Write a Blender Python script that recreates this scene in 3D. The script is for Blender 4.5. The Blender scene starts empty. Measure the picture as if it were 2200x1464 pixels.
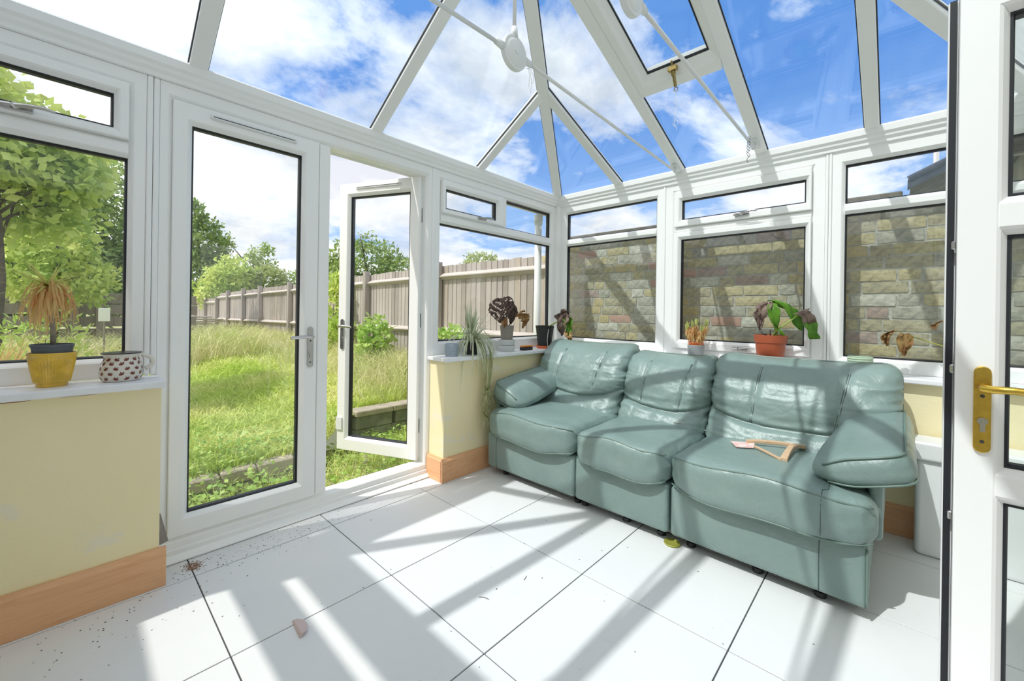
import bpy, math, random
import numpy as np
from mathutils import Vector, Matrix, noise

random.seed(7)
np.random.seed(7)
scene = bpy.context.scene
COL = scene.collection
PI = math.pi

# ------------------------------------------------------------------ camera
CAM_H = 1.17
FPX, PPX, PPY, YAW, ROLL = 882.32, 1100.0, 670.8, 0.7525, -0.0149
cam_data = bpy.data.cameras.new('camera')
cam_data.sensor_fit = 'HORIZONTAL'
cam_data.sensor_width = 36.0
cam_data.lens = FPX / 2200.0 * 36.0
cam_data.shift_x = 0.0
cam_data.shift_y = -(732.0 - PPY) / 2200.0
cam_data.clip_start = 0.02
cam_data.clip_end = 300
cam = bpy.data.objects.new('camera', cam_data)
COL.objects.link(cam)
_f = Vector((math.cos(YAW), math.sin(YAW), 0))
_r = Vector((math.sin(YAW), -math.cos(YAW), 0))
_u = Vector((0, 0, 1))
_r2 = _r * math.cos(ROLL) - _u * math.sin(ROLL)
_u2 = _u * math.cos(ROLL) + _r * math.sin(ROLL)
cam.matrix_world = Matrix(((_r2.x, _u2.x, -_f.x, 0), (_r2.y, _u2.y, -_f.y, 0), (_r2.z, _u2.z, -_f.z, CAM_H), (0, 0, 0, 1)))
scene.camera = cam

# ------------------------------------------------------------------ view
scene.view_settings.view_transform = 'Standard'
scene.view_settings.look = 'None'
scene.view_settings.gamma = 1.0
scene.view_settings.use_curve_mapping = False
scene.view_settings.exposure = 0.58
try:
    scene.cycles.transparent_max_bounces = 24
    scene.cycles.max_bounces = 14
    scene.cycles.diffuse_bounces = 10
except Exception:
    pass

# ------------------------------------------------------------------ sun
SUN = Vector((-1.0, 0.305, 1.5)).normalized()        # direction towards the sun
sd = bpy.data.lights.new('sun', 'SUN')
sd.energy = 2.25
sd.angle = math.radians(0.7)
sd.color = (1.0, 0.955, 0.89)
sun = bpy.data.objects.new('sun', sd)
COL.objects.link(sun)
sun.rotation_euler = (-SUN).to_track_quat('-Z', 'Y').to_euler()
sun.location = SUN * 20


# ------------------------------------------------------------------ node helpers
class NT:
    def __init__(self, tree):
        self.t = tree
        self.n = tree.nodes
        self.l = tree.links

    def new(self, kind, **kw):
        nd = self.n.new(kind)
        for k, v in kw.items():
            setattr(nd, k, v)
        return nd

    def link(self, a, b):
        self.l.new(a, b)

    def math(self, op, a, b=None, c=None, clamp=False):
        nd = self.n.new('ShaderNodeMath')
        nd.operation = op
        nd.use_clamp = clamp
        for i, s in enumerate((a, b, c)):
            if s is None:
                continue
            if isinstance(s, (int, float)):
                nd.inputs[i].default_value = s
            else:
                self.l.new(s, nd.inputs[i])
        return nd.outputs[0]

    def noise(self, vec, scale, detail=3, rough=0.55, dist=0.0):
        nd = self.n.new('ShaderNodeTexNoise')
        nd.inputs['Scale'].default_value = scale
        nd.inputs['Detail'].default_value = detail
        nd.inputs['Roughness'].default_value = rough
        nd.inputs['Distortion'].default_value = dist
        if vec is not None:
            self.l.new(vec, nd.inputs['Vector'])
        return nd

    def ramp(self, fac, stops, interp='LINEAR'):
        nd = self.n.new('ShaderNodeValToRGB')
        cr = nd.color_ramp
        cr.interpolation = interp
        while len(cr.elements) < len(stops):
            cr.elements.new(0.5)
        for e, (p, c) in zip(cr.elements, stops):
            e.position = p
            e.color = (c[0], c[1], c[2], 1) if len(c) == 3 else c
        self.l.new(fac, nd.inputs['Fac'])
        return nd.outputs['Color']

    def mixc(self, fac, a, b, mode='MIX'):
        nd = self.n.new('ShaderNodeMix')
        nd.data_type = 'RGBA'
        nd.blend_type = mode
        if isinstance(fac, (int, float)):
            nd.inputs[0].default_value = fac
        else:
            self.l.new(fac, nd.inputs[0])
        for i, s in ((6, a), (7, b)):
            if isinstance(s, tuple):
                nd.inputs[i].default_value = (s[0], s[1], s[2], 1)
            else:
                self.l.new(s, nd.inputs[i])
        return nd.outputs[2]

    def mapping(self, vec, scale=(1, 1, 1), rot=(0, 0, 0), loc=(0, 0, 0)):
        nd = self.n.new('ShaderNodeMapping')
        nd.inputs['Scale'].default_value = scale
        nd.inputs['Rotation'].default_value = rot
        nd.inputs['Location'].default_value = loc
        self.l.new(vec, nd.inputs['Vector'])
        return nd.outputs[0]


# ------------------------------------------------------------------ sky
world = bpy.data.worlds.new('sky')
scene.world = world
world.use_nodes = True
T = NT(world.node_tree)
T.n.clear()
tc = T.new('ShaderNodeTexCoord')
sep = T.new('ShaderNodeSeparateXYZ')
T.link(tc.outputs['Generated'], sep.inputs[0])
zc = T.math('MAXIMUM', sep.outputs[2], 0.0)
den = T.math('ADD', zc, 0.22)
px_ = T.math('DIVIDE', sep.outputs[0], den)
py_ = T.math('DIVIDE', sep.outputs[1], den)
comb = T.new('ShaderNodeCombineXYZ')
T.link(px_, comb.inputs[0]); T.link(py_, comb.inputs[1])
pl = T.mapping(comb.outputs[0], loc=(3.1, 1.7, 0))
n1 = T.noise(pl, 1.15, 9, 0.60, 0.25)
n2 = T.noise(pl, 0.45, 3, 0.5, 0.0)
n3 = T.noise(T.mapping(pl, loc=(0.10, -0.06, 0.4)), 1.7, 6, 0.6, 0.2)
# more cloud towards the garden side and towards the horizon, clear towards +X / overhead
bias = T.math('MULTIPLY_ADD', sep.outputs[0], -0.20, 0.10)
bias2 = T.math('MULTIPLY_ADD', zc, -0.08, 0.06)
dens = T.math('ADD', T.math('ADD', T.math('MULTIPLY_ADD', n2.outputs['Fac'], 0.35, n1.outputs['Fac']), bias), bias2)
mask = T.ramp(dens, [(0.625, (0, 0, 0)), (0.675, (0.55,) * 3), (0.76, (1, 1, 1))])
blue = T.ramp(zc, [(0.0, (0.48, 0.60, 0.82)), (0.15, (0.28, 0.44, 0.74)), (0.45, (0.105, 0.25, 0.58)), (1.0, (0.085, 0.21, 0.52))])
cloud = T.ramp(n3.outputs['Fac'], [(0.36, (0.55, 0.57, 0.62)), (0.60, (0.93, 0.91, 0.90))])
hz = T.ramp(zc, [(0.0, (1, 1, 1)), (0.20, (0.35,) * 3), (0.4, (0, 0, 0))])
cloud = T.mixc(T.math('MULTIPLY', hz, 0.5), cloud, (0.80, 0.78, 0.83))
skyc = T.mixc(mask, blue, cloud)
sdot = T.new('ShaderNodeVectorMath', operation='DOT_PRODUCT')
T.link(tc.outputs['Generated'], sdot.inputs[0])
sdot.inputs[1].default_value = tuple(SUN)
halo = T.math('MULTIPLY_ADD', T.math('POWER', T.math('MAXIMUM', sdot.outputs['Value'], 0.0), 2.0), 0.5, 1.0)
hc = T.new('ShaderNodeCombineColor')
h1 = T.math('SUBTRACT', halo, 1.0)
T.link(T.math('MULTIPLY_ADD', h1, 1.12, 1.0), hc.inputs[0]); T.link(T.math('MULTIPLY_ADD', h1, 1.0, 1.0), hc.inputs[1]); T.link(T.math('MULTIPLY_ADD', h1, 0.80, 1.0), hc.inputs[2])
skyc = T.mixc(1.0, skyc, hc.outputs[0], 'MULTIPLY')
gnd = T.math('LESS_THAN', sep.outputs[2], -0.02)
skyc = T.mixc(gnd, skyc, (0.20, 0.22, 0.14))
bg = T.new('ShaderNodeBackground')
bg.inputs['Strength'].default_value = 1.0
T.link(skyc, bg.inputs['Color'])
wo = T.new('ShaderNodeOutputWorld')
T.link(bg.outputs[0], wo.inputs['Surface'])

# ------------------------------------------------------------------ materials
MATS = {}


def new_mat(name):
    m = bpy.data.materials.new(name)
    m.use_nodes = True
    t = NT(m.node_tree)
    t.n.clear()
    out = t.new('ShaderNodeOutputMaterial')
    MATS[name] = m
    return m, t, out


def principled(name, color, rough=0.5, metal=0.0, spec=0.5, var=0.0, vscale=8.0, bump=0.0, bscale=60.0, bdetail=4, color2=None,
               trans=0.0, sheen=0.0, stretch=(1, 1, 1), coat=0.0, ramp=(0.38, 0.62)):
    m, t, out = new_mat(name)
    p = t.new('ShaderNodeBsdfPrincipled')
    p.inputs['Roughness'].default_value = rough
    p.inputs['Metallic'].default_value = metal
    p.inputs['Specular IOR Level'].default_value = spec
    p.inputs['Coat Weight'].default_value = coat
    tcn = t.new('ShaderNodeTexCoord')
    vec = tcn.outputs['Object']
    if stretch != (1, 1, 1):
        vec = t.mapping(vec, scale=stretch)
    if color2 is not None or var > 0:
        c2 = color2 if color2 is not None else tuple(max(0, c * (1 - var)) for c in color)
        nz = t.noise(vec, vscale, 5, 0.6)
        col = t.ramp(nz.outputs['Fac'], [(ramp[0], color), (ramp[1], c2)])
        t.link(col, p.inputs['Base Color'])
    else:
        p.inputs['Base Color'].default_value = (*color, 1)
    if bump > 0:
        nb = t.noise(vec, bscale, bdetail, 0.6)
        b = t.new('ShaderNodeBump')
        b.inputs['Strength'].default_value = 1.0
        b.inputs['Distance'].default_value = bump
        t.link(nb.outputs['Fac'], b.inputs['Height'])
        t.link(b.outputs[0], p.inputs['Normal'])
    if trans > 0:
        tr = t.new('ShaderNodeBsdfTranslucent')
        if color2 is not None or var > 0:
            t.link(col, tr.inputs['Color'])
        else:
            tr.inputs['Color'].default_value = (*color, 1)
        mx = t.new('ShaderNodeMixShader')
        mx.inputs[0].default_value = trans
        t.link(p.outputs[0], mx.inputs[1]); t.link(tr.outputs[0], mx.inputs[2])
        t.link(mx.outputs[0], out.inputs['Surface'])
    else:
        t.link(p.outputs[0], out.inputs['Surface'])
    return m


def glass_mat(name, tint, rough=0.0, f0=0.04):
    m, t, out = new_mat(name)
    geo = t.new('ShaderNodeNewGeometry')
    dot = t.new('ShaderNodeVectorMath', operation='DOT_PRODUCT')
    t.link(geo.outputs['Normal'], dot.inputs[0]); t.link(geo.outputs['Incoming'], dot.inputs[1])
    c = t.math('ABSOLUTE', dot.outputs['Value'])
    k = t.math('POWER', t.math('SUBTRACT', 1.0, c, clamp=True), 5.0)
    fr = t.math('MULTIPLY_ADD', k, 1.0 - f0, f0, clamp=True)
    tr = t.new('ShaderNodeBsdfTransparent')
    tr.inputs['Color'].default_value = (*tint, 1)
    gl = t.new('ShaderNodeBsdfGlossy')
    gl.inputs['Roughness'].default_value = rough
    mx = t.new('ShaderNodeMixShader')
    t.link(fr, mx.inputs[0]); t.link(tr.outputs[0], mx.inputs[1]); t.link(gl.outputs[0], mx.inputs[2])
    t.link(mx.outputs[0], out.inputs['Surface'])
    return m


principled('pvc', (0.92, 0.92, 0.91), rough=0.28, spec=0.45, bump=0.0004, bscale=9, bdetail=2)
principled('pvc_out', (0.84, 0.85, 0.86), rough=0.35)
principled('gasket', (0.012, 0.014, 0.018), rough=0.55)
glass_mat('window_glass', (0.955, 0.975, 0.97))
glass_mat('roof_glass', (0.93, 0.972, 1.0), f0=0.055)
principled('sill_paint', (0.86, 0.87, 0.90), rough=0.35, var=0.06, vscale=14, bump=0.0008, bscale=40)
principled('grout', (0.10, 0.105, 0.11), rough=0.9)
principled('chrome', (0.55, 0.54, 0.53), rough=0.22, metal=1.0)
principled('brass', (0.72, 0.48, 0.09), rough=0.30, metal=1.0, var=0.15, vscale=60)
principled('old_brass', (0.45, 0.34, 0.13), rough=0.35, metal=1.0, var=0.4, vscale=90)
principled('black_plastic', (0.018, 0.018, 0.02), rough=0.45)
principled('steel_dark', (0.10, 0.10, 0.10), rough=0.4, metal=0.8)
principled('white_plastic', (0.80, 0.81, 0.81), rough=0.4)
principled('white_cloth', (0.85, 0.85, 0.86), rough=0.9)
principled('hall_wall', (0.86, 0.83, 0.78), rough=0.9)
principled('render_wall', (0.91, 0.89, 0.84), rough=0.9, var=0.05, vscale=3, bump=0.003, bscale=60)


def tile_mat():
    m, t, out = new_mat('floor_tile')
    p = t.new('ShaderNodeBsdfPrincipled')
    tcn = t.new('ShaderNodeTexCoord')
    geo = t.new('ShaderNodeNewGeometry')
    n = t.noise(geo.outputs['Position'], 1.6, 5, 0.6)
    col = t.ramp(n.outputs['Fac'], [(0.30, (0.765, 0.765, 0.77)), (0.70, (0.805, 0.805, 0.805))])
    n2_ = t.noise(geo.outputs['Position'], 9.0, 6, 0.65, 0.4)
    st = t.ramp(n2_.outputs['Fac'], [(0.62, (0, 0, 0)), (0.80, (1, 1, 1))])
    col = t.mixc(t.math('MULTIPLY', st, 0.22), col, (0.60, 0.59, 0.57))
    t.link(col, p.inputs['Base Color'])
    r = t.math('MULTIPLY_ADD', n2_.outputs['Fac'], 0.25, 0.36)
    t.link(r, p.inputs['Roughness'])
    p.inputs['Specular IOR Level'].default_value = 0.35
    t.link(p.outputs[0], out.inputs['Surface'])


tile_mat()


def plaster_mat():
    m, t, out = new_mat('yellow_plaster')
    p = t.new('ShaderNodeBsdfPrincipled')
    geo = t.new('ShaderNodeNewGeometry')
    n = t.noise(geo.outputs['Position'], 2.2, 4, 0.5)
    col = t.ramp(n.outputs['Fac'], [(0.35, (0.91, 0.815, 0.53)), (0.7, (0.89, 0.78, 0.485))])
    # patches of bare filler with a shape of their own
    n2_ = t.noise(t.mapping(geo.outputs['Position'], scale=(1.0, 1.0, 1.6)), 4.2, 3, 0.55, 0.3)
    patch = t.ramp(n2_.outputs['Fac'], [(0.64, (0, 0, 0)), (0.70, (1, 1, 1))])
    col = t.mixc(t.math('MULTIPLY', patch, 0.45), col, (0.80, 0.77, 0.70))
    t.link(col, p.inputs['Base Color'])
    p.inputs['Roughness'].default_value = 0.75
    nb = t.noise(geo.outputs['Position'], 35, 4, 0.6)
    b = t.new('ShaderNodeBump')
    b.inputs['Distance'].default_value = 0.0012
    t.link(nb.outputs['Fac'], b.inputs['Height']); t.link(b.outputs[0], p.inputs['Normal'])
    t.link(p.outputs[0], out.inputs['Surface'])


plaster_mat()


def wood_mat(name, c1, c2, axis='X', scale=1.0, rough=0.55, knots=True, c3=None):
    m, t, out = new_mat(name)
    p = t.new('ShaderNodeBsdfPrincipled')
    geo = t.new('ShaderNodeNewGeometry')
    sc = {'X': (0.9, 9, 9), 'Y': (9, 0.9, 9), 'Z': (9, 9, 0.9)}[axis]
    v = t.mapping(geo.outputs['Position'], scale=tuple(s * scale for s in sc))
    n = t.noise(v, 2.4, 8, 0.62, 1.4)
    col = t.ramp(n.outputs['Fac'], [(0.30, c1), (0.50, c2), (0.68, c1)])
    n2_ = t.noise(t.mapping(v, scale=(1, 1, 1)), 14, 3, 0.6)
    col = t.mixc(t.math('MULTIPLY', n2_.outputs['Fac'], 0.35), col, tuple(c * 0.62 for c in c2))
    if c3 is not None:
        n3_ = t.noise(geo.outputs['Position'], 1.3, 3, 0.6)
        f3 = t.ramp(n3_.outputs['Fac'], [(0.42, (0, 0, 0)), (0.62, (1, 1, 1))])
        col = t.mixc(t.math('MULTIPLY', f3, 0.6), col, c3)
    t.link(col, p.inputs['Base Color'])
    p.inputs['Roughness'].default_value = rough
    b = t.new('ShaderNodeBump')
    b.inputs['Distance'].default_value = 0.0012
    t.link(n.outputs['Fac'], b.inputs['Height']); t.link(b.outputs[0], p.inputs['Normal'])
    t.link(p.outputs[0], out.inputs['Surface'])


wood_mat('pine_x', (0.72, 0.36, 0.175), (0.84, 0.48, 0.26), 'X')
wood_mat('pine_y', (0.72, 0.36, 0.175), (0.84, 0.48, 0.26), 'Y')
wood_mat('handle_wood', (0.62, 0.40, 0.24), (0.72, 0.50, 0.32), 'Y', 3.0, 0.5)
wood_mat('fence_wood', (0.45, 0.385, 0.37), (0.56, 0.49, 0.475), 'Z', 1.2, 0.9, c3=(0.40, 0.36, 0.35))
wood_mat('fence_rail', (0.50, 0.44, 0.42), (0.62, 0.56, 0.54), 'Y', 1.2, 0.9)
wood_mat('dead_wood', (0.20, 0.17, 0.14), (0.32, 0.28, 0.24), 'Z', 1.0, 0.9)


def leather_mat():
    m, t, out = new_mat('leather')
    p = t.new('ShaderNodeBsdfPrincipled')
    tcn = t.new('ShaderNodeTexCoord')
    vec = tcn.outputs['Object']
    n = t.noise(vec, 3.5, 5, 0.6)
    col = t.ramp(n.outputs['Fac'], [(0.30, (0.185, 0.260, 0.243)), (0.70, (0.236, 0.322, 0.298))])
    t.link(col, p.inputs['Base Color'])
    p.inputs['Roughness'].default_value = 0.33
    p.inputs['Specular IOR Level'].default_value = 0.55
    na = t.noise(vec, 17, 4, 0.55, 0.6)
    vo = t.new('ShaderNodeTexVoronoi')
    vo.inputs['Scale'].default_value = 420
    t.link(vec, vo.inputs['Vector'])
    h = t.math('MULTIPLY_ADD', vo.outputs['Distance'], 0.06, na.outputs['Fac'])
    b = t.new('ShaderNodeBump')
    b.inputs['Distance'].default_value = 0.006
    b.inputs['Strength'].default_value = 0.7
    t.link(h, b.inputs['Height']); t.link(b.outputs[0], p.inputs['Normal'])
    t.link(p.outputs[0], out.inputs['Surface'])


leather_mat()
principled('leather_piping', (0.15, 0.22, 0.19), rough=0.35, spec=0.5)
principled('leather_seam', (0.07, 0.10, 0.09), rough=0.5)

# brick tones
BRICKS = [((0.36, 0.315, 0.215), (0.25, 0.22, 0.16)), ((0.42, 0.36, 0.22), (0.30, 0.25, 0.155)), ((0.35, 0.325, 0.265), (0.24, 0.225, 0.19)),
          ((0.42, 0.33, 0.17), (0.33, 0.28, 0.18)), ((0.40, 0.235, 0.19), (0.32, 0.23, 0.18)), ((0.47, 0.44, 0.37), (0.34, 0.32, 0.27)), ((0.34, 0.25, 0.21), (0.24, 0.19, 0.17))]
for i, (a, b) in enumerate(BRICKS):
    a = tuple(min(0.8, c * 1.6) for c in a); b = tuple(min(0.8, c * 1.65) for c in b)
    principled('brick_%d' % i, a, rough=0.9, color2=b, vscale=30, bump=0.0026, bscale=120, bdetail=6, ramp=(0.42, 0.60))
principled('mortar', (0.66, 0.63, 0.56), rough=0.95, color2=(0.50, 0.47, 0.41), vscale=12, bump=0.006, bscale=50)
principled('concrete', (0.30, 0.30, 0.29), rough=0.9, color2=(0.20, 0.20, 0.19), vscale=9, bump=0.004, bscale=40)
principled('pale_stone', (0.52, 0.45, 0.36), rough=0.9, color2=(0.40, 0.34, 0.28), vscale=9, bump=0.004, bscale=40)
principled('slate', (0.34, 0.34, 0.36), rough=0.6, var=0.3, vscale=10)
principled('gutter_grey', (0.26, 0.31, 0.42), rough=0.4, var=0.25, vscale=12)

# garden
principled('soil_grass', (0.26, 0.33, 0.09), rough=1.0, color2=(0.42, 0.37, 0.22), vscale=2.5, bump=0.02, bscale=18)
principled('grass', (0.58, 0.72, 0.15), rough=0.75, color2=(0.80, 0.82, 0.33), vscale=1.1, trans=0.35)
principled('dry_grass', (0.80, 0.75, 0.47), rough=0.8, color2=(0.62, 0.68, 0.27), vscale=2.0, trans=0.3)
principled('weed_leaf', (0.34, 0.56, 0.11), rough=0.55, color2=(0.58, 0.72, 0.22), vscale=4, trans=0.35)
principled('leaf_dark', (0.19, 0.30, 0.09), rough=0.6, color2=(0.42, 0.54, 0.17), vscale=1.2, trans=0.3)
principled('leaf_mid', (0.30, 0.44, 0.12), rough=0.6, color2=(0.56, 0.66, 0.22), vscale=1.1, trans=0.35)
principled('leaf_light', (0.44, 0.60, 0.13), rough=0.55, color2=(0.74, 0.80, 0.27), vscale=1.6, trans=0.35)
principled('leaf_olive', (0.34, 0.42, 0.17), rough=0.6, color2=(0.56, 0.60, 0.28), vscale=1.2, trans=0.3)
principled('bark', (0.16, 0.13, 0.10), rough=0.9, var=0.4, vscale=10, bump=0.01, bscale=30)
principled('paving', (0.42, 0.37, 0.31), rough=0.95, color2=(0.30, 0.27, 0.22), vscale=6)

# pots and plants
principled('mustard_glaze', (0.82, 0.52, 0.055), rough=0.22, spec=0.5, var=0.22, vscale=25, coat=0.2)
principled('grey_plastic', (0.10, 0.115, 0.13), rough=0.45)
principled('cream_glaze', (0.74, 0.70, 0.62), rough=0.2, coat=0.3)
principled('print_brown', (0.24, 0.055, 0.035), rough=0.3)
principled('print_black', (0.02, 0.018, 0.018), rough=0.3)
principled('blue_grey_glaze', (0.33, 0.40, 0.47), rough=0.45, var=0.15, vscale=80)
principled('taupe_plastic', (0.27, 0.24, 0.21), rough=0.5)
principled('terracotta_plastic', (0.46, 0.105, 0.045), rough=0.38)
principled('orange_plastic', (0.72, 0.16, 0.05), rough=0.4)
principled('orange_bright', (0.85, 0.26, 0.02), rough=0.4)
principled('grey_glaze', (0.36, 0.38, 0.39), rough=0.4)
principled('pale_glaze', (0.60, 0.61, 0.61), rough=0.4)
principled('sage_ceramic', (0.50, 0.62, 0.46), rough=0.4)
principled('soil', (0.035, 0.026, 0.02), rough=1.0, var=0.4, vscale=60, bump=0.004, bscale=90)
principled('straw_leaf', (0.80, 0.47, 0.22), rough=0.7, color2=(0.78, 0.60, 0.27), vscale=18, trans=0.45)
principled('yellow_leaf', (0.72, 0.64, 0.22), rough=0.6, color2=(0.48, 0.54, 0.14), vscale=14, trans=0.45)
principled('stem_grey', (0.38, 0.33, 0.25), rough=0.8, var=0.3, vscale=40)
principled('spider_leaf', (0.52, 0.58, 0.40), rough=0.5, color2=(0.68, 0.70, 0.54), vscale=30, trans=0.35)
principled('spider_dry', (0.60, 0.57, 0.34), rough=0.6, color2=(0.42, 0.46, 0.22), vscale=20, trans=0.3)
principled('dead_leaf', (0.075, 0.045, 0.036), rough=0.7, color2=(0.14, 0.09, 0.07), vscale=20, trans=0.12)
principled('rust_leaf', (0.42, 0.20, 0.075), rough=0.7, color2=(0.55, 0.36, 0.16), vscale=25, trans=0.25)
principled('wilted_leaf', (0.20, 0.13, 0.105), rough=0.75, color2=(0.32, 0.235, 0.19), vscale=25, trans=0.15)
principled('green_leaf', (0.10, 0.29, 0.025), rough=0.4, color2=(0.20, 0.42, 0.04), vscale=10, trans=0.35)
principled('green_stem', (0.40, 0.55, 0.12), rough=0.5)
principled('pale_tip', (0.62, 0.68, 0.24), rough=0.6, trans=0.35)
principled('twig', (0.10, 0.075, 0.06), rough=0.9)
principled('shard_pink', (0.62, 0.48, 0.47), rough=0.4)
principled('dirt', (0.30, 0.165, 0.10), rough=1.0)
principled('dirt_dark', (0.055, 0.045, 0.035), rough=1.0)
principled('castor_green', (0.55, 0.55, 0.12), rough=0.25, trans=0.4)
principled('pink_card', (0.72, 0.42, 0.38), rough=0.7, color2=(0.82, 0.70, 0.66), vscale=30)
principled('cord_white', (0.78, 0.78, 0.76), rough=0.6)
principled('spring_wire', (0.12, 0.10, 0.09), rough=0.5, metal=0.6)
principled('sign_white', (0.85, 0.85, 0.85), rough=0.6)
principled('white_paint', (0.82, 0.82, 0.82), rough=0.5)


# ------------------------------------------------------------------ mesh builder
class MB:
    def __init__(self):
        self.v = []
        self.f = []

    def add(self, vs, fs):
        o = len(self.v)
        self.v.extend([tuple(p) for p in vs])
        self.f.extend([tuple(i + o for i in f) for f in fs])
        return self

    def box(self, x0, x1, y0, y1, z0, z1, T=None):
        vs = [(x, y, z) for x in (x0, x1) for y in (y0, y1) for z in (z0, z1)]
        if T:
            vs = [T(*p) for p in vs]
        fs = [(0, 1, 3, 2), (4, 6, 7, 5), (0, 4, 5, 1), (2, 3, 7, 6), (0, 2, 6, 4), (1, 5, 7, 3)]
        return self.add(vs, fs)

    def cbox(self, x0, x1, y0, y1, z0, z1, c=0.003, T=None):
        """box with chamfered edges"""
        vs, fs = [], []
        idx = {}
        X = (x0, x1); Y = (y0, y1); Z = (z0, z1)
        for ix in (0, 1):
            for iy in (0, 1):
                for iz in (0, 1):
                    sx = c if ix == 0 else -c
                    sy = c if iy == 0 else -c
                    sz = c if iz == 0 else -c
                    for ax, p in (('x', (X[ix], Y[iy] + sy, Z[iz] + sz)), ('y', (X[ix] + sx, Y[iy], Z[iz] + sz)), ('z', (X[ix] + sx, Y[iy] + sy, Z[iz]))):
                        idx[(ix, iy, iz, ax)] = len(vs)
                        vs.append(p)
        g = idx
        for s in (0, 1):
            fs.append((g[(s, 0, 0, 'x')], g[(s, 0, 1, 'x')], g[(s, 1, 1, 'x')], g[(s, 1, 0, 'x')]))
            fs.append((g[(0, s, 0, 'y')], g[(1, s, 0, 'y')], g[(1, s, 1, 'y')], g[(0, s, 1, 'y')]))
            fs.append((g[(0, 0, s, 'z')], g[(0, 1, s, 'z')], g[(1, 1, s, 'z')], g[(1, 0, s, 'z')]))
        for a in (0, 1):
            for b in (0, 1):
                fs.append((g[(a, b, 0, 'x')], g[(a, b, 1, 'x')], g[(a, b, 1, 'y')], g[(a, b, 0, 'y')]))
                fs.append((g[(a, 0, b, 'x')], g[(a, 1, b, 'x')], g[(a, 1, b, 'z')], g[(a, 0, b, 'z')]))
                fs.append((g[(0, a, b, 'y')], g[(1, a, b, 'y')], g[(1, a, b, 'z')], g[(0, a, b, 'z')]))
                for d in (0, 1):
                    fs.append((g[(a, b, d, 'x')], g[(a, b, d, 'y')], g[(a, b, d, 'z')]))
        if T:
            vs = [T(*p) for p in vs]
        return self.add(vs, fs)

    def ring(self, T, u0, u1, v0, v1, t, prof):
        """mitred rectangular frame. t=(left,right,bottom,top) widths; prof=[(f,a,w)] inset=f*t+a"""
        if not isinstance(t, (tuple, list)):
            t = (t, t, t, t)
        vs, fs = [], []
        for f, a, w in prof:
            l, r, b, tp = [f * s + a for s in t]
            for (u, v) in ((u0 + l, v0 + b), (u1 - r, v0 + b), (u1 - r, v1 - tp), (u0 + l, v1 - tp)):
                vs.append(T(u, v, w))
        n = len(prof)
        for k in range(n):
            k2 = (k + 1) % n
            for c in range(4):
                c2 = (c + 1) % 4
                fs.append((k * 4 + c, k * 4 + c2, k2 * 4 + c2, k2 * 4 + c))
        return self.add(vs, fs)

    def extrude(self, poly, p0, p1, fn):
        """closed 2D polygon swept from s=p0 to s=p1; fn(a,b,s)->xyz"""
        n = len(poly)
        vs = [fn(a, b, p0) for a, b in poly] + [fn(a, b, p1) for a, b in poly]
        fs = [(i, (i + 1) % n, n + (i + 1) % n, n + i) for i in range(n)]
        fs.append(tuple(range(n)))
        fs.append(tuple(range(2 * n - 1, n - 1, -1)))
        return self.add(vs, fs)

    def tube(self, pts, r, n=8, cap=True):
        pts = [Vector(p) for p in pts]
        k = len(pts)
        rs = r if isinstance(r, (list, tuple)) else [r] * k
        vs, fs = [], []
        t0 = (pts[1] - pts[0]).normalized()
        up = Vector((0, 0, 1)) if abs(t0.z) < 0.9 else Vector((1, 0, 0))
        nrm = t0.cross(up).normalized()
        for i in range(k):
            if i == 0:
                t = pts[1] - pts[0]
            elif i == k - 1:
                t = pts[-1] - pts[-2]
            else:
                t = pts[i + 1] - pts[i - 1]
            if t.length < 1e-9:
                t = t0
            t = t.normalized()
            nrm = (nrm - t * nrm.dot(t))
            if nrm.length < 1e-6:
                nrm = t.orthogonal()
            nrm.normalize()
            b = t.cross(nrm)
            for j in range(n):
                a = 2 * PI * j / n
                vs.append(pts[i] + (nrm * math.cos(a) + b * math.sin(a)) * rs[i])
        for i in range(k - 1):
            for j in range(n):
                fs.append((i * n + j, i * n + (j + 1) % n, (i + 1) * n + (j + 1) % n, (i + 1) * n + j))
        if cap:
            fs.append(tuple(range(n - 1, -1, -1)))
            fs.append(tuple((k - 1) * n + j for j in range(n)))
        return self.add(vs, fs)

    def lathe(self, prof, c, n=32, sx=1.0, sy=1.0, fn=None):
        """prof [(r,z)] open list; poles closed with fans when r==0"""
        vs, fs = [], []
        for r, z in prof:
            for j in range(n):
                a = 2 * PI * j / n
                rr = r if fn is None else fn(r, z, a)
                vs.append((c[0] + rr * math.cos(a) * sx, c[1] + rr * math.sin(a) * sy, c[2] + z))
        for i in range(len(prof) - 1):
            for j in range(n):
                fs.append((i * n + j, i * n + (j + 1) % n, (i + 1) * n + (j + 1) % n, (i + 1) * n + j))
        fs.append(tuple(range(n - 1, -1, -1)))
        fs.append(tuple((len(prof) - 1) * n + j for j in range(n)))
        return self.add(vs, fs)

    def ribbon(self, pts, w, side, fold=0.0):
        """leaf strip: pts centre line, w widths, side = sideways vector per point"""
        vs, fs = [], []
        for p, ww, s in zip(pts, w, side):
            p = Vector(p); s = Vector(s)
            vs.append(p - s * ww)
            vs.append(p + s * ww)
        for i in range(len(pts) - 1):
            fs.append((2 * i, 2 * i + 1, 2 * i + 3, 2 * i + 2))
        return self.add(vs, fs)

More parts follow.
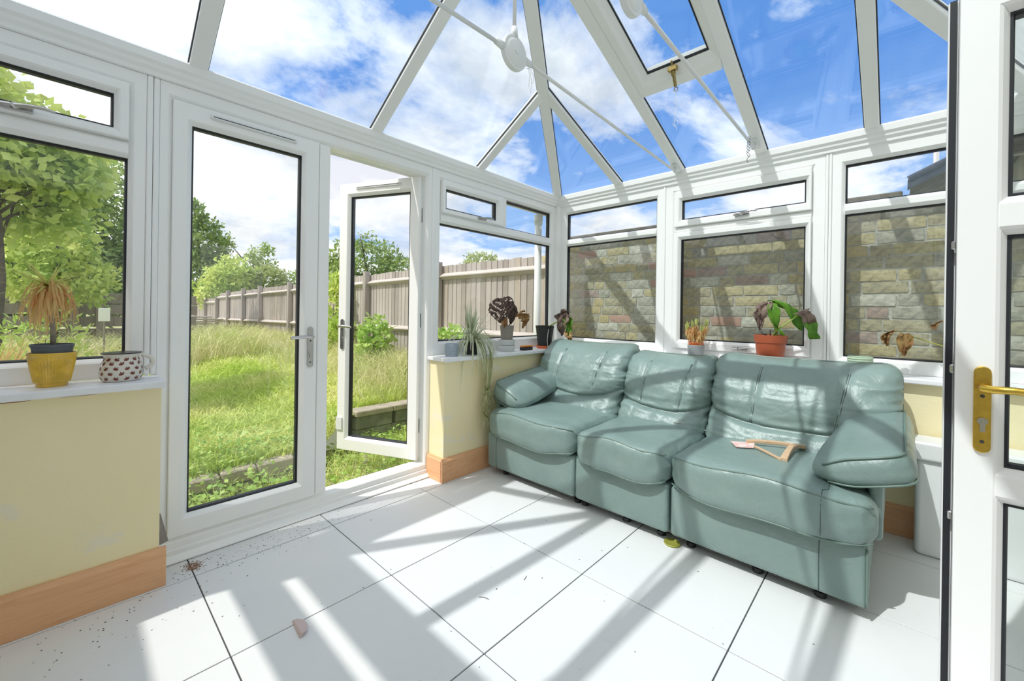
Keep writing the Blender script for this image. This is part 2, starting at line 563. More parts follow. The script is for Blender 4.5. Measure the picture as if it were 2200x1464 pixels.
    def build(self, name, mat, parent=None, smooth=False, bevel=0.0, kind=None, solid=0.0, label=None, segs=2):
        me = bpy.data.meshes.new(name)
        off = Vector((0, 0, 0))
        p = parent
        while p is not None:
            off += p.location
            p = p.parent
        vs = [(a - off.x, b - off.y, c - off.z) for a, b, c in self.v]
        me.from_pydata(vs, [], self.f)
        me.validate()
        import bmesh
        bm = bmesh.new()
        bm.from_mesh(me)
        bmesh.ops.recalc_face_normals(bm, faces=bm.faces)
        bm.to_mesh(me)
        bm.free()
        if smooth:
            me.polygons.foreach_set('use_smooth', [True] * len(me.polygons))
        o = bpy.data.objects.new(name, me)
        COL.objects.link(o)
        me.materials.append(MATS[mat])
        if parent is not None:
            o.parent = parent
        if bevel > 0:
            md = o.modifiers.new('bevel', 'BEVEL')
            md.width = bevel
            md.segments = segs
            md.limit_method = 'ANGLE'
            md.angle_limit = math.radians(40)
        if solid > 0:
            md = o.modifiers.new('solid', 'SOLIDIFY')
            md.thickness = solid
            md.offset = 0
        if kind:
            o['kind'] = kind
        if label:
            o['label'] = label
        return o


def smooth_angle(o, deg=35):
    """smooth shading with sharp creases"""
    import bmesh
    bm = bmesh.new()
    bm.from_mesh(o.data)
    lim = math.radians(deg)
    for e in bm.edges:
        if len(e.link_faces) == 2:
            e.smooth = e.calc_face_angle(0) < lim
    for f in bm.faces:
        f.smooth = True
    bm.to_mesh(o.data)
    bm.free()
    return o


def tag(o, label, cat, group=None, kind=None):
    o['label'] = label
    o['category'] = cat
    if group:
        o['group'] = group
    if kind:
        o['kind'] = kind
    return o


def thing(name, label, cat, loc=(0, 0, 0), group=None, kind=None):
    o = bpy.data.objects.new(name, None)
    o.empty_display_size = 0.05
    o.location = loc
    COL.objects.link(o)
    return tag(o, label, cat, group, kind)


def place(me_obj, parent, loc, rot=(0, 0, 0), scale=(1, 1, 1), name=None):
    """another piece sharing mesh data"""
    o = me_obj.copy()
    COL.objects.link(o)
    o.parent = parent
    o.location = loc
    o.rotation_euler = rot
    o.scale = scale
    return o


def raw_mesh(name, V, F, mat, parent=None, smooth=False, kind=None):
    me = bpy.data.meshes.new(name)
    V = np.asarray(V, float)
    if parent is not None:
        V = V - np.array(parent.location)
    me.from_pydata(V.tolist(), [], F if isinstance(F, list) else F.tolist())
    if smooth:
        me.polygons.foreach_set('use_smooth', [True] * len(me.polygons))
    o = bpy.data.objects.new(name, me)
    COL.objects.link(o)
    me.materials.append(MATS[mat])
    if parent is not None:
        o.parent = parent
    if kind:
        o['kind'] = kind
    return o

# ================================================================== ROOM
YF, XF = 2.42, 3.22          # inner faces of the window frames (garden wall, right wall)
XL, YB = -0.65, -0.57        # left wall, house wall
GA, GB, GH = 0.598, 0.37, 2.26   # roof pitches (garden end, long sides), height of rafter undersides at the frames
XR = 1.285                   # ridge line

TG = lambda u, v, w: (u, YF - w, v)          # garden wall: u=x, v=z, w=into the room
TR = lambda u, v, w: (XF - w, u, v)          # right wall: u=y
TL = lambda u, v, w: (XL + w, u, v)          # left wall: u=y

# ---------------- floor
floor = thing('floor', 'white matt floor of large square tiles with thin dark joints', 'floor', (0, 0, 0), kind='structure')
MB().box(XL - 0.1, 3.10, YB - 0.40, 2.47, -0.08, -0.006).build('screed', 'grout', floor)
gx = [-0.827 + 0.6 * i for i in range(8)]
gy = [2.217 - 0.6 * j for j in range(6)]
xs = [XL] + [x for x in gx if XL < x < 3.06] + [3.06]
ys = [YB - 0.38] + sorted(y for y in gy if YB - 0.3 < y < 2.40) + [2.432]
J = 0.0024
for i in range(len(xs) - 1):
    for j in range(len(ys) - 1):
        zt = random.uniform(-0.0006, 0.0)
        MB().cbox(xs[i] + J, xs[i + 1] - J, ys[j] + J, ys[j + 1] - J, -0.006, zt, 0.0012).build('tile', 'floor_tile', floor)

# ---------------- dwarf walls, sills, skirting
def wall(name, label, boxes, mat='yellow_plaster'):
    m = MB()
    for b in boxes:
        m.box(*b)
    o = m.build(name, mat)
    return tag(o, label, 'wall', kind='structure')

wall('wall_garden_left', 'low pale yellow dwarf wall under the left garden window', [(XL, 0.256, 2.25, 2.50, 0.0, 0.835)])
wall('wall_garden_right', 'short pale yellow dwarf wall between the open door and the sofa', [(1.737, 3.06, 2.25, 2.50, 0.0, 0.822)])
wall('wall_right', 'pale yellow dwarf wall behind the sofa under the brick side windows', [(3.06, 3.33, YB - 0.1, 2.50, 0.0, 0.822)])
wall('wall_left', 'pale yellow dwarf wall on the side opposite the sofa', [(XL - 0.25, XL, YB - 0.1, 2.50, 0.0, 0.835)])

def sill(name, label, poly, z0, z1, mat='sill_paint'):
    m = MB()
    n = len(poly)
    m.add([(x, y, z0) for x, y in poly] + [(x, y, z1) for x, y in poly],
          [tuple(range(n))[::-1], tuple(range(n, 2 * n))] + [(i, (i + 1) % n, n + (i + 1) % n, n + i) for i in range(n)])
    o = m.build(name, mat, bevel=0.006, segs=3)
    return tag(o, label, 'window sill', kind='structure')

sill('trim_1', 'white window sill holding the yellow pot and the printed pot', [(XL + 0.05, 2.203), (0.268, 2.203), (0.268, 2.425), (XL + 0.05, 2.425)], 0.836, 0.865)
sill('trim_2', 'white window sill running round the corner behind the sofa', [(1.715, 2.203), (3.018, 2.203), (3.018, YB), (XF + 0.005, YB), (XF + 0.005, 2.425), (1.715, 2.425)], 0.823, 0.850)
sill('trim_3', 'white sill along the wall opposite the sofa', [(XL - 0.01, YB), (XL + 0.20, YB), (XL + 0.20, 2.2), (XL - 0.01, 2.2)], 0.836, 0.865)

def skirt(name, label, mat, p0, p1, nx, ny, ends=(0, 0)):
    """skirting board from p0 to p1, (nx,ny) points into the room"""
    prof = [(0, 0), (0.020, 0), (0.020, 0.142), (0.013, 0.152), (0.010, 0.160), (0, 0.160)]
    dx, dy = p1[0] - p0[0], p1[1] - p0[1]
    fn = lambda a, b, s: (p0[0] + dx * s + nx * a, p0[1] + dy * s + ny * a, b + 0.001)
    o = MB().extrude(prof, 0, 1, fn).build(name, mat)
    return tag(o, label, 'skirting board', kind='structure')

skirt('baseboard_left', 'long orange pine skirting board below the left yellow wall', 'pine_x', (XL, 2.249), (0.277, 2.249), 0, -1)
skirt('baseboard_garden', 'short pine skirting board on the wall beside the sofa', 'pine_x', (1.717, 2.249), (3.058, 2.249), 0, -1)
skirt('baseboard_reveal', 'stub of pine skirting returning towards the open door', 'pine_y', (1.736, 2.252), (1.736, 2.415), -1, 0)
skirt('baseboard_right', 'pine skirting board on the wall behind the sofa', 'pine_y', (3.059, YB), (3.059, 2.22), -1, 0)
o = MB().add([(0.2575, 2.262, 0.162), (0.29, 2.28, 0.162), (0.29, 2.33, 0.162), (0.2575, 2.33, 0.162), (0.2575, 2.30, 0.275), (0.268, 2.31, 0.27), (0.268, 2.33, 0.27), (0.2575, 2.33, 0.275)],
             [(0, 1, 2, 3), (4, 5, 6, 7), (0, 1, 5, 4), (1, 2, 6, 5), (2, 3, 7, 6), (3, 0, 4, 7)]).build('trim_4', 'dead_wood')
tag(o, 'splintered grey wood offcut beside the closed door at skirting height', 'trim', kind='structure')

# ---------------- windows
FR = lambda d=0.07: [(0, 0, -d), (0, 0, 0), (1, -0.018, 0), (1, -0.012, -0.005), (1, 0, -0.020), (1, 0, -d)]
SA = lambda p=0.018: [(0, 0, -0.02), (0, 0, p - 0.003), (0, 0.003, p), (1, -0.020, p), (1, -0.013, p - 0.006), (1, 0, p - 0.022), (1, 0, -0.055), (0, 0.010, -0.055), (0, 0.010, -0.02)]
GK = lambda w: [(0, -0.001, w), (0, -0.001, w - 0.034), (0, 0.0085, w - 0.034), (0, 0.0085, w - 0.009), (0, 0.0045, w)]


def bar(m, T, u0, u1, v0, v1, d=0.07, vertical=False):
    if not vertical:
        prof = [(v0, -d), (v0, -0.020), (v0 + 0.012, -0.005), (v0 + 0.018, 0), (v1 - 0.018, 0), (v1 - 0.012, -0.005), (v1, -0.020), (v1, -d)]
        m.extrude(prof, u0, u1, lambda a, b, s: T(s, a, b))
    else:
        prof = [(u0, -d), (u0, -0.020), (u0 + 0.012, -0.005), (u0 + 0.018, 0), (u1 - 0.018, 0), (u1 - 0.012, -0.005), (u1, -0.020), (u1, -d)]
        m.extrude(prof, v0, v1, lambda a, b, s: T(a, s, b))


def pane(parent, T, u0, u1, v0, v1, w=-0.034, mat='window_glass'):
    g = MB().ring(T, u0, u1, v0, v1, 0.0, GK(w + 0.008)).build('gasket', 'gasket', parent)
    p = MB()
    e = 0.004
    p.box(u0 - e, u1 + e, v0 - e, v1 + e, w - 0.022, w - 0.001, T)
    return p.build('pane', mat, parent)


def cockspur(parent, T, u, v, w, sgn=1, mat='chrome'):
    """small window handle: base, pivot, blade"""
    m = MB()
    m.cbox(u - 0.045, u + 0.045, v - 0.012, v + 0.012, w, w + 0.010, 0.003, T)
    m.tube([T(u, v, w + 0.005), T(u, v, w + 0.030)], 0.011, 12)
    m.tube([T(u, v, w + 0.026), T(u - sgn * 0.03, v + 0.006, w + 0.034), T(u - sgn * 0.07, v + 0.010, w + 0.036), T(u - sgn * 0.10, v + 0.004, w + 0.036)],
           [0.009, 0.007, 0.007, 0.005], 10)
    m.tube([T(u + sgn * 0.01, v, w + 0.02), T(u + sgn * 0.05, v - 0.002, w + 0.016)], [0.010, 0.007], 10)
    o = m.build('handle', mat, parent)
    return smooth_angle(o)


def window(name, label, T, loc, u0, u1, v0, v1, t, lights, bars):
    """lights: list of dict(kind,u0,u1,v0,v1[,handle]); bars: transoms and mullions"""
    root = thing(name, label, 'window', loc, kind='structure')
    MB().ring(T, u0, u1, v0, v1, t, FR()).build('frame', 'pvc', root)
    for (kind, a, b, c, d) in bars:
        m = MB()
        bar(m, T, a, b, c, d, vertical=(kind == 'mullion'))
        m.build(kind, 'pvc', root)
    for L in lights:
        a, b, c, d = L['r']
        if L['kind'] == 'fixed':
            pane(root, T, a, b, c, d)
        else:
            s = MB().ring(T, a, b, c, d, L.get('t', 0.05), SA()).build('sash', 'pvc', root)
            tt = L.get('t', 0.05)
            if not isinstance(tt, tuple):
                tt = (tt,) * 4
            pane(s, T, a + tt[0], b - tt[1], c + tt[2], d - tt[3], w=-0.012)
            if 'handle' in L:
                cockspur(s, T, L['handle'][0], L['handle'][1], 0.018, L['handle'][2])
    return root


window('window_1', 'left garden window with a small top opener, behind the yellow pot', TG, (-0.17, YF, 0.865), XL + 0.06, 0.212, 0.866, 2.19, (0.055, 0.057, 0.082, 0.066),
       [dict(kind='sash', r=(XL + 0.115, 0.155, 1.885, 2.124), t=(0.047, 0.047, 0.04, 0.055), handle=(-0.155, 1.905, -1)), dict(kind='fixed', r=(XL + 0.115, 0.155, 0.948, 1.812))],
       [('transom', XL + 0.115, 0.155, 1.812, 1.885)])
window('window_2', 'garden window above the spider plant with one opening fanlight', TG, (2.5, YF, 0.85), 1.765, 3.172, 0.851, 2.19, (0.055, 0.052, 0.097, 0.066),
       [dict(kind='sash', r=(1.822, 2.446, 1.886, 2.124), t=(0.040, 0.070, 0.036, 0.058), handle=(2.20, 1.904, -1)), dict(kind='fixed', r=(2.513, 3.12, 1.885, 2.115)), dict(kind='fixed', r=(1.82, 3.12, 0.948, 1.812))],
       [('transom', 1.82, 3.12, 1.812, 1.885), ('mullion', 2.446, 2.513, 1.885, 2.124)])
window('window_3', 'fixed side window next to the room corner, behind the left sofa seat', TR, (XF, 1.85, 0.85), 1.372, 2.375, 0.851, 2.19, (0.061, 0.056, 0.086, 0.076),
       [dict(kind='fixed', r=(1.433, 2.319, 0.937, 1.808)), dict(kind='fixed', r=(1.433, 2.319, 1.872, 2.114))],
       [('transom', 1.433, 2.319, 1.808, 1.872)])
window('window_4', 'middle side window with two opening sashes behind the terracotta pot', TR, (XF, 0.85, 0.85), 0.335, 1.350, 0.851, 2.19, (0.069, 0.072, 0.06, 0.066),
       [dict(kind='sash', r=(0.404, 1.278, 1.852, 2.124), t=(0.030, 0.054, 0.052, 0.070), handle=(0.80, 1.882, 1)),
        dict(kind='sash', r=(0.404, 1.278, 0.911, 1.800), t=(0.030, 0.050, 0.066, 0.048), handle=(0.80, 0.938, 1))],
       [('transom', 0.404, 1.278, 1.800, 1.852)])
window('window_5', 'fixed side window behind the sofa arm with the dried leaf in front', TR, (XF, -0.1, 0.85), YB + 0.02, 0.300, 0.851, 2.19, (0.03, 0.062, 0.076, 0.084),
       [dict(kind='fixed', r=(YB + 0.05, 0.238, 0.927, 1.801)), dict(kind='fixed', r=(YB + 0.05, 0.238, 1.866, 2.106))],
       [('transom', YB + 0.05, 0.238, 1.801, 1.866)])
for i, (a, b) in enumerate(((YB + 0.02, 0.40), (0.44, 1.38), (1.42, 2.415))):
    window('window_%d' % (6 + i), ['window on the wall opposite the sofa nearest the house', 'middle window on the wall opposite the sofa', 'window on the wall opposite the sofa nearest the garden'][i],
           TL, (XL, (a + b) / 2, 0.865), a, b, 0.866, 2.19, (0.045, 0.045, 0.08, 0.066),
           [dict(kind='sash', r=(a + 0.05, b - 0.05, 1.855, 2.124), t=0.05), dict(kind='fixed', r=(a + 0.045, b - 0.045, 0.946, 1.755))],
           [('transom', a + 0.045, b - 0.045, 1.755, 1.852)])

# coupling posts between the frames
def post(name, label, T, u0, u1, v0, v1, w0=-0.075, w1=0.006, groove=True):
    m = MB()
    h = (u1 - u0) / 2
    if groove:
        m.cbox(u0, u0 + h - 0.001, v0, v1, w0, w1, 0.004, lambda a, b, c: T(a, b, c))
        m.cbox(u0 + h + 0.001, u1, v0, v1, w0, w1 - 0.001, 0.004, lambda a, b, c: T(a, b, c))
    else:
        m.cbox(u0, u1, v0, v1, w0, w1, 0.004, T)
    o = m.build(name, 'pvc')
    return tag(o, label, 'post', kind='structure')

post('trim_5', 'white coupling post between the left window and the closed door', TG, 0.213, 0.256, 0.866, 2.19)
post('trim_6', 'white coupling post between the open door and the corner window', TG, 1.738, 1.764, 0.851, 2.19, groove=False)
post('trim_7', 'white post between the middle and corner side windows', TR, 1.351, 1.371, 0.851, 2.19, groove=False)
post('trim_8', 'white post between the middle and right side windows', TR, 0.301, 0.334, 0.851, 2.19)
o = MB().cbox(3.173, 3.30, 2.376, 2.50, 0.851, 2.19, 0.004).build('trim_9', 'pvc')
tag(o, 'white corner post where the two glazed walls meet', 'post', kind='structure')
o = MB().cbox(XL - 0.08, XL + 0.058, 2.418, 2.50, 0.866, 2.19, 0.004).build('trim_10', 'pvc')
tag(o, 'white corner post at the far left of the garden wall', 'post', kind='structure')
for nm, lb, a, b in (('trim_11', 'white post opposite the sofa, nearer the house', 0.401, 0.439), ('trim_16', 'white post opposite the sofa, nearer the garden', 1.381, 1.419)):
    o = MB().box(XL - 0.07, XL, a, b, 0.866, 2.19).build(nm, 'pvc')
    tag(o, lb, 'post', kind='structure')

# ---------------- garden doors
door1 = thing('door_1', 'white double garden doors, left leaf shut and right leaf open outwards', 'door', (1.0, YF, 0), kind='structure')
MB().ring(TG, 0.257, 1.737, 0.0, 2.19, (0.046, 0.044, 0.10, 0.068), FR(0.075)).build('door_frame', 'pvc', door1)
MB().extrude([(0.0, 0.004), (0.040, 0.004), (0.040, 0.010), (0.012, 0.030), (0.012, 0.050), (0.0, 0.054)], 0.26, 1.735, lambda a, b, s: (s, YF - a, b)).build('threshold', 'pvc', door1)


def lever_set(parent, T, u, v, w, sgn, mat='chrome'):
    """long plate, lever, cylinder"""
    pts = []
    m = MB()
    n = 10
    hw, hh = 0.016, 0.115
    out = []
    for k in range(n + 1):
        a = PI * k / n
        out.append((u + hw * math.cos(a), v + hh - hw + hw * math.sin(a)))
    for k in range(n + 1):
        a = PI + PI * k / n
        out.append((u + hw * math.cos(a), v - hh + hw + hw * math.sin(a)))
    m.extrude(out, w, w + 0.008, lambda a, b, s: T(a, b, s))
    pl_ = m.build('handle_plate', mat, parent, bevel=0.002)
    L = MB().tube([T(u, v + 0.06, w + 0.006), T(u, v + 0.06, w + 0.042), T(u + sgn * 0.012, v + 0.06, w + 0.052), T(u + sgn * 0.05, v + 0.062, w + 0.053), T(u + sgn * 0.118, v + 0.057, w + 0.052)],
                  [0.010, 0.010, 0.010, 0.0095, 0.0085], 14).build('lever', mat, pl_, smooth=True)
    smooth_angle(L)
    c = MB()
    c.tube([T(u, v - 0.03, w + 0.004), T(u, v - 0.03, w + 0.014)], 0.0100, 16)
    c.box(u - 0.005, u + 0.005, v - 0.058, v - 0.03, w + 0.004, w + 0.016, T)
    c.build('lock_cylinder', 'chrome', pl_)
    s = MB()
    for vv in (0.036, -0.085):
        s.tube([T(u, v + vv, w + 0.006), T(u, v + vv, w + 0.0095)], 0.0045, 10)
    s.build('screw', 'steel_dark', pl_)
    return pl_


def trickle(parent, T, u0, u1, v, w):
    m = MB()
    m.cbox(u0, u1, v - 0.011, v + 0.011, w, w + 0.012, 0.004, T)
    o = m.build('trickle_vent', 'white_plastic', parent)
    MB().box(u0 + 0.012, u1 - 0.012, v - 0.002, v + 0.001, w + 0.0118, w + 0.0135, T).build('vent_slot', 'gasket', o)
    return o


leafA = MB().ring(TG, 0.303, 0.953, 0.106, 2.121, (0.072, 0.088, 0.092, 0.094), SA(0.004)).build('closed_leaf', 'pvc', door1, label='shut door leaf')
pane(leafA, TG, 0.375, 0.865, 0.198, 2.027, w=-0.028)
MB().cbox(0.955, 1.014, 0.112, 2.116, -0.04, 0.007, 0.004, TG).build('meeting_stile', 'pvc', leafA)
lever_set(leafA, TG, 0.915, 0.955, 0.004, -1)
trickle(leafA, TG, 0.44, 0.83, 2.088, 0.004)

OA = math.radians(66)
XH, YH = 1.690, 2.465
def TO(u, v, w):
    # u from the hinge along the leaf, w = out of the inside face
    dx, dy = -u, -(w - 0.0) - 0.045 + 0.0
    # closed: x = XH-u, y = YH-0.045-w ; rotate about (XH,YH)
    c, s = math.cos(OA), math.sin(OA)
    return (XH + dx * c + dy * s, YH - dx * s + dy * c, v)

leafB = MB().ring(TO, 0.0, 0.690, 0.118, 2.112, (0.088, 0.088, 0.098, 0.095), SA(0.0)).build('open_leaf', 'pvc', door1, label='door leaf standing open to the garden')
pane(leafB, TO, 0.088, 0.602, 0.216, 2.017, w=-0.030)
lever_set(leafB, TO, 0.648, 0.985, 0.0, -1)
trickle(leafB, TO, 0.15, 0.54, 2.075, 0.0)
MB().tube([TO(-0.004, 0.125, -0.056), TO(-0.004, 2.105, -0.056)], 0.005, 6).build('seal', 'gasket', leafB)
for zz in (0.35, 1.10, 1.85):
    MB().tube([(XH + 0.004, YH + 0.018, zz - 0.05), (XH + 0.004, YH + 0.018, zz + 0.05)], 0.010, 10).build('hinge', 'steel_dark', leafB)
MB().box(0.640, 0.690, 0.27, 0.36, 0.0, 0.012, TO).build('keep', 'white_plastic', leafB)

# ---------------- house wall with the doorway the camera stands in, and the open house door
wall('wall_house', 'rendered house wall with a wide doorway behind the viewpoint', [(-2.6, 0.93, -0.86, YB, 0, 5.2), (1.76, 4.6, -0.86, YB, 0, 5.2), (0.93, 1.76, -0.86, YB, 2.12, 5.2)], 'render_wall')
m = MB()
m.box(-1.0, 2.7, -3.6, -0.86, -0.08, 0.0); m.box(-1.0, 2.7, -3.6, -0.86, 2.4, 2.5); m.box(-1.0, 2.7, -3.7, -3.6, 2.25, 2.5); m.box(-1.0, -0.7, -3.7, -3.6, 0, 2.5); m.box(2.4, 2.7, -3.7, -3.6, 0, 2.5); m.box(-1.1, -1.0, -3.7, -0.86, 0, 2.5); m.box(2.7, 2.8, -3.7, -0.86, 0, 2.5)  # unseen room, far wall opened wide to let sky light reach the doorway
o = m.build('wall_hall', 'hall_wall')
tag(o, 'plain room of the house behind the doorway, far end left open to let sky light in', 'wall', kind='structure')

door2 = thing('door_2', 'white house door leaf with brass lever standing open at the right edge', 'door', (1.69, -0.12, 0), kind='structure')
XD = 1.66
TD = lambda u, v, w: (XD - w, -0.120 - u, v)          # u away from the free edge, w towards the viewpoint
m = MB()
def leafprof(m):
    t = (0.092, 0.092, 0.12, 0.10)
    m.ring(TD, 0.0, 0.735, 0.03, 2.08, t, [(0, 0, -0.060), (0, 0, -0.002), (0, 0.002, 0.0), (1, -0.022, 0.0), (1, -0.014, -0.005), (1, 0, -0.024), (1, 0, -0.060)])
leafprof(m)
lf = m.build('leaf_frame', 'pvc', door2)
for (a, b) in ((1.392, 1.495), (0.684, 0.780)):
    m = MB()
    prof = [(a, -0.060), (a, -0.024), (a + 0.014, -0.005), (a + 0.022, 0), (b - 0.022, 0), (b - 0.014, -0.005), (b, -0.024), (b, -0.060)]
    m.extrude(prof, 0.075, 0.66, lambda p, q, s: TD(s, p, q))
    m.build('midrail', 'pvc', door2)
for (a, b) in ((0.15, 0.684), (0.780, 1.392), (1.495, 1.98)):
    pane(door2, TD, 0.092, 0.643, a, b, w=-0.030)
MB().box(-0.020, 0.0, 0.035, 2.075, -0.066, -0.052, TD).build('rebate_lip', 'pvc', door2)
MB().box(-0.017, -0.003, 0.035, 2.075, -0.052, -0.046, TD).build('weather_seal', 'gasket', door2)
MB().box(-0.0012, 0.0, 0.05, 2.06, -0.034, -0.018, TD).build('lock_strip', 'chrome', door2)
for zz in (1.375, 1.03, 0.62):
    MB().cbox(-0.010, 0.0, zz - 0.012, zz + 0.012, -0.034, -0.018, 0.003, TD).build('bolt', 'chrome', door2)
hp = lever_set(door2, TD, 0.049, 0.929, 0.0, 1, 'brass')

# ---------------- eaves beams
EP = [(-0.10, 2.192), (0.0, 2.192), (0.012, 2.196), (0.013, 2.212), (0.024, 2.226), (0.026, 2.240), (0.036, 2.252), (0.038, 2.286), (0.030, 2.296), (-0.02, 2.272), (-0.10, 2.226)]
def eaves(name, label, fn, a, b):
    o = MB().extrude(EP, a, b, fn).build(name, 'pvc')
    return tag(o, label, 'beam', kind='structure')
eaves('trim_12', 'moulded white eaves beam above the garden doors', lambda p, q, s: (s, YF - p, q), XL - 0.04, XF + 0.04)
eaves('trim_13', 'moulded white eaves beam above the brick side windows', lambda p, q, s: (XF - p, s, q - 0.003), YB, YF + 0.04)
eaves('trim_14', 'moulded white eaves beam above the wall opposite the sofa', lambda p, q, s: (XL + p, s, q - 0.003), YB, YF + 0.04)

o = MB().box(XL, XF, YB + 0.001, -0.47, 2.20, 2.262).build('trim_15', 'pvc')
tag(o, 'white box gutter lining along the house wall', 'trim', kind='structure')
# ---------------- roof
roof = thing('ceiling', 'hipped glass roof on white rafters with blue sky above', 'roof', (XR, 0.97, 2.98), kind='structure')
zr = lambda x: GH + GB * (XF - x)            # right slope underside
zl = lambda x: GH + GB * (x - XL)            # left slope
zg = lambda y: GH + GA * (YF - y)            # garden slope
RIDGE_Z = zr(XR)
YR1 = YF - (RIDGE_Z - GH) / GA               # ridge end, garden side
YBR = -0.50                                  # back edge of the glass roof
YR0 = YBR + (YF - YR1)                       # ridge end, house side


def rafter(p0, p1, width, name='rafter', depth=0.055):
    p0, p1 = Vector(p0), Vector(p1)
    d = (p1 - p0).normalized()
    s = d.cross(Vector((0, 0, 1))).normalized()
    n = s.cross(d).normalized()
    L = (p1 - p0).length
    h = width / 2
    prof = [(-h, 0.004), (-h + 0.004, 0), (h - 0.004, 0), (h, 0.004), (h, 0.020), (h * 0.75, 0.030), (h * 0.75, depth), (-h * 0.75, depth), (-h * 0.75, 0.030), (-h, 0.020)]
    fn = lambda a, b, q: tuple(p0 + d * q + s * a + n * b)
    o = MB().extrude(prof, 0, L, fn).build(name, 'pvc', roof)
    g = MB()
    for sg in (-1, 1):
        g.extrude([(sg * (h - 0.004), 0.020), (sg * (h + 0.005), 0.020), (sg * (h + 0.005), 0.029), (sg * (h - 0.004), 0.029)], 0, L, fn)
    g.build('gasket', 'gasket', o)
    return o


RW = 0.070
EO = 0.03
for y in (1.232, 0.683):
    for sgn in (1, -1):
        e = (XF - EO, y, zr(XF - EO)) if sgn > 0 else (XL + EO, y, zl(XL + EO))
        rafter(e, (XR, y, RIDGE_Z), RW)
for y in (1.757, 0.116):
    k = (YF - y) if y > 1 else (y - YBR)
    dx = k * GA / GB
    for sgn in (1, -1):
        if sgn > 0:
            rafter((XF - EO, y, zr(XF - EO)), (XF - dx, y, zr(XF - dx)), RW if y > 1 else 0.066)
        else:
            rafter((XL + EO, y, zl(XL + EO)), (XL + dx, y, zl(XL + dx)), RW)
for x in (0.388, 2.172):
    k = min(XF - x, x - XL) * GB / GA
    rafter((x, YF - EO, zg(YF - EO)), (x, YF - k, zg(YF - k)), RW)
rafter((1.285, YF - EO, zg(YF - EO)), (1.285, YR1, RIDGE_Z), RW)
for cx in (XF, XL):
    rafter((cx + (0.02 if cx == XL else -0.02), YF - 0.02 * GB / GA, GH - 0.004 + 0.02 * GB), (XR, YR1, RIDGE_Z - 0.006), 0.075, 'hip_rafter', 0.06)
    rafter((cx, YBR, GH - 0.006), (XR, YR0, RIDGE_Z - 0.006), 0.075, 'hip_rafter', 0.06)
MB().cbox(XR - 0.06, XR + 0.06, YR0 - 0.05, YR1 + 0.05, RIDGE_Z - 0.02, RIDGE_Z + 0.08, 0.02).build('ridge', 'pvc', roof)


def clip(poly, f):
    out = []
    for i in range(len(poly)):
        a, b = poly[i], poly[(i + 1) % len(poly)]
        fa, fb = f(a), f(b)
        if fa >= 0:
            out.append(a)
        if fa * fb < 0:
            t = fa / (fa - fb)
            out.append((a[0] + (b[0] - a[0]) * t, a[1] + (b[1] - a[1]) * t))
    return out


def roof_pane(poly, zf, parent=None):
    if len(poly) < 3:
        return
    n = len(poly)
    vs = [(x, y, zf(x, y) + 0.023) for x, y in poly] + [(x, y, zf(x, y) + 0.045) for x, y in poly]
    fs = [tuple(range(n)), tuple(range(2 * n - 1, n - 1, -1))] + [(i, (i + 1) % n, n + (i + 1) % n, n + i) for i in range(n)]
    return MB().add(vs, fs).build('pane', 'roof_glass', parent or roof)


D_ = 0.07
right_poly = [(XF + D_ * GA / GB, YF + D_), (XR + 0.02, YR1 - 0.01), (XR + 0.02, YR0 + 0.01), (XF + D_ * GA / GB, YBR - D_)]
left_poly = [(2 * XR - x, y) for x, y in right_poly]
ZRf = lambda x, y: zr(x)
ZLf = lambda x, y: zl(x)
cuts = [-2, 0.116, 0.683, 1.232, 1.757, 5]
for i in range(len(cuts) - 1):
    for poly, zf, side in ((right_poly, ZRf, 1), (left_poly, ZLf, -1)):
        q = clip(clip(poly, lambda p: p[1] - cuts[i] - 0.012), lambda p: cuts[i + 1] - 0.012 - p[1])
        q = clip(q, lambda p: p[1] - YBR + 0.0)
        if i == 2 and side > 0:
            roof_pane(clip(q, lambda p: p[0] - 2.425), zf)
            roof_pane(clip(q, lambda p: 1.735 - p[0]), zf)
        else:
            roof_pane(q, zf)
gard_poly = [(XL - D_ * GA / GB, YF + D_), (XF + D_ * GA / GB, YF + D_), (XR, YR1 + 0.02)]
cuts = [-9, 0.388, 1.285, 2.172, 9]
for i in range(4):
    roof_pane(clip(clip(gard_poly, lambda p: p[0] - cuts[i] - 0.012), lambda p: cuts[i + 1] - 0.012 - p[0]), lambda x, y: zg(y))
rear_poly = [(XL, YBR), (XF, YBR), (XR, YR0 - 0.02)]
roof_pane(rear_poly, lambda x, y: GH + GA * (y - YBR))

# opening roof vent between two rafters
vent = thing('roof_vent', 'hinged roof vent frame between two rafters with a brass winder', 'roof vent', (2.43, 0.96, zr(2.43)))
sl = math.sqrt(1 + GB * GB)
TV = lambda u, v, w: (2.455 - v / sl + w * GB / sl, u, zr(2.455 - v / sl) - w / sl * 1.0)
MB().ring(TV, 0.722, 1.193, 0.0, 0.78, (0.036, 0.088, 0.115, 0.07), [(0, 0, -0.06), (0, 0, 0.002), (1, -0.045, 0.006), (1, -0.03, -0.012), (1, 0, -0.030), (1, 0, -0.06)]).build('vent_frame', 'pvc', vent)
MB().ring(TV, 0.722 + 0.036, 1.193 - 0.088, 0.115, 0.71, 0.0, [(0, -0.001, -0.026), (0, -0.001, -0.036), (0, 0.006, -0.036), (0, 0.006, -0.026)]).build('gasket', 'gasket', vent)
m = MB(); m.box(0.75, 1.11, 0.11, 0.715, -0.056, -0.036, TV); m.build('pane', 'roof_glass', vent)
cxx, cyy = 2.335, 0.952
cz = zr(cxx)
o = MB().cbox(cxx - 0.014, cxx + 0.014, cyy - 0.026, cyy + 0.026, cz - 0.022, cz + 0.004, 0.003).build('winder_bracket', 'old_brass', vent)
m = MB()
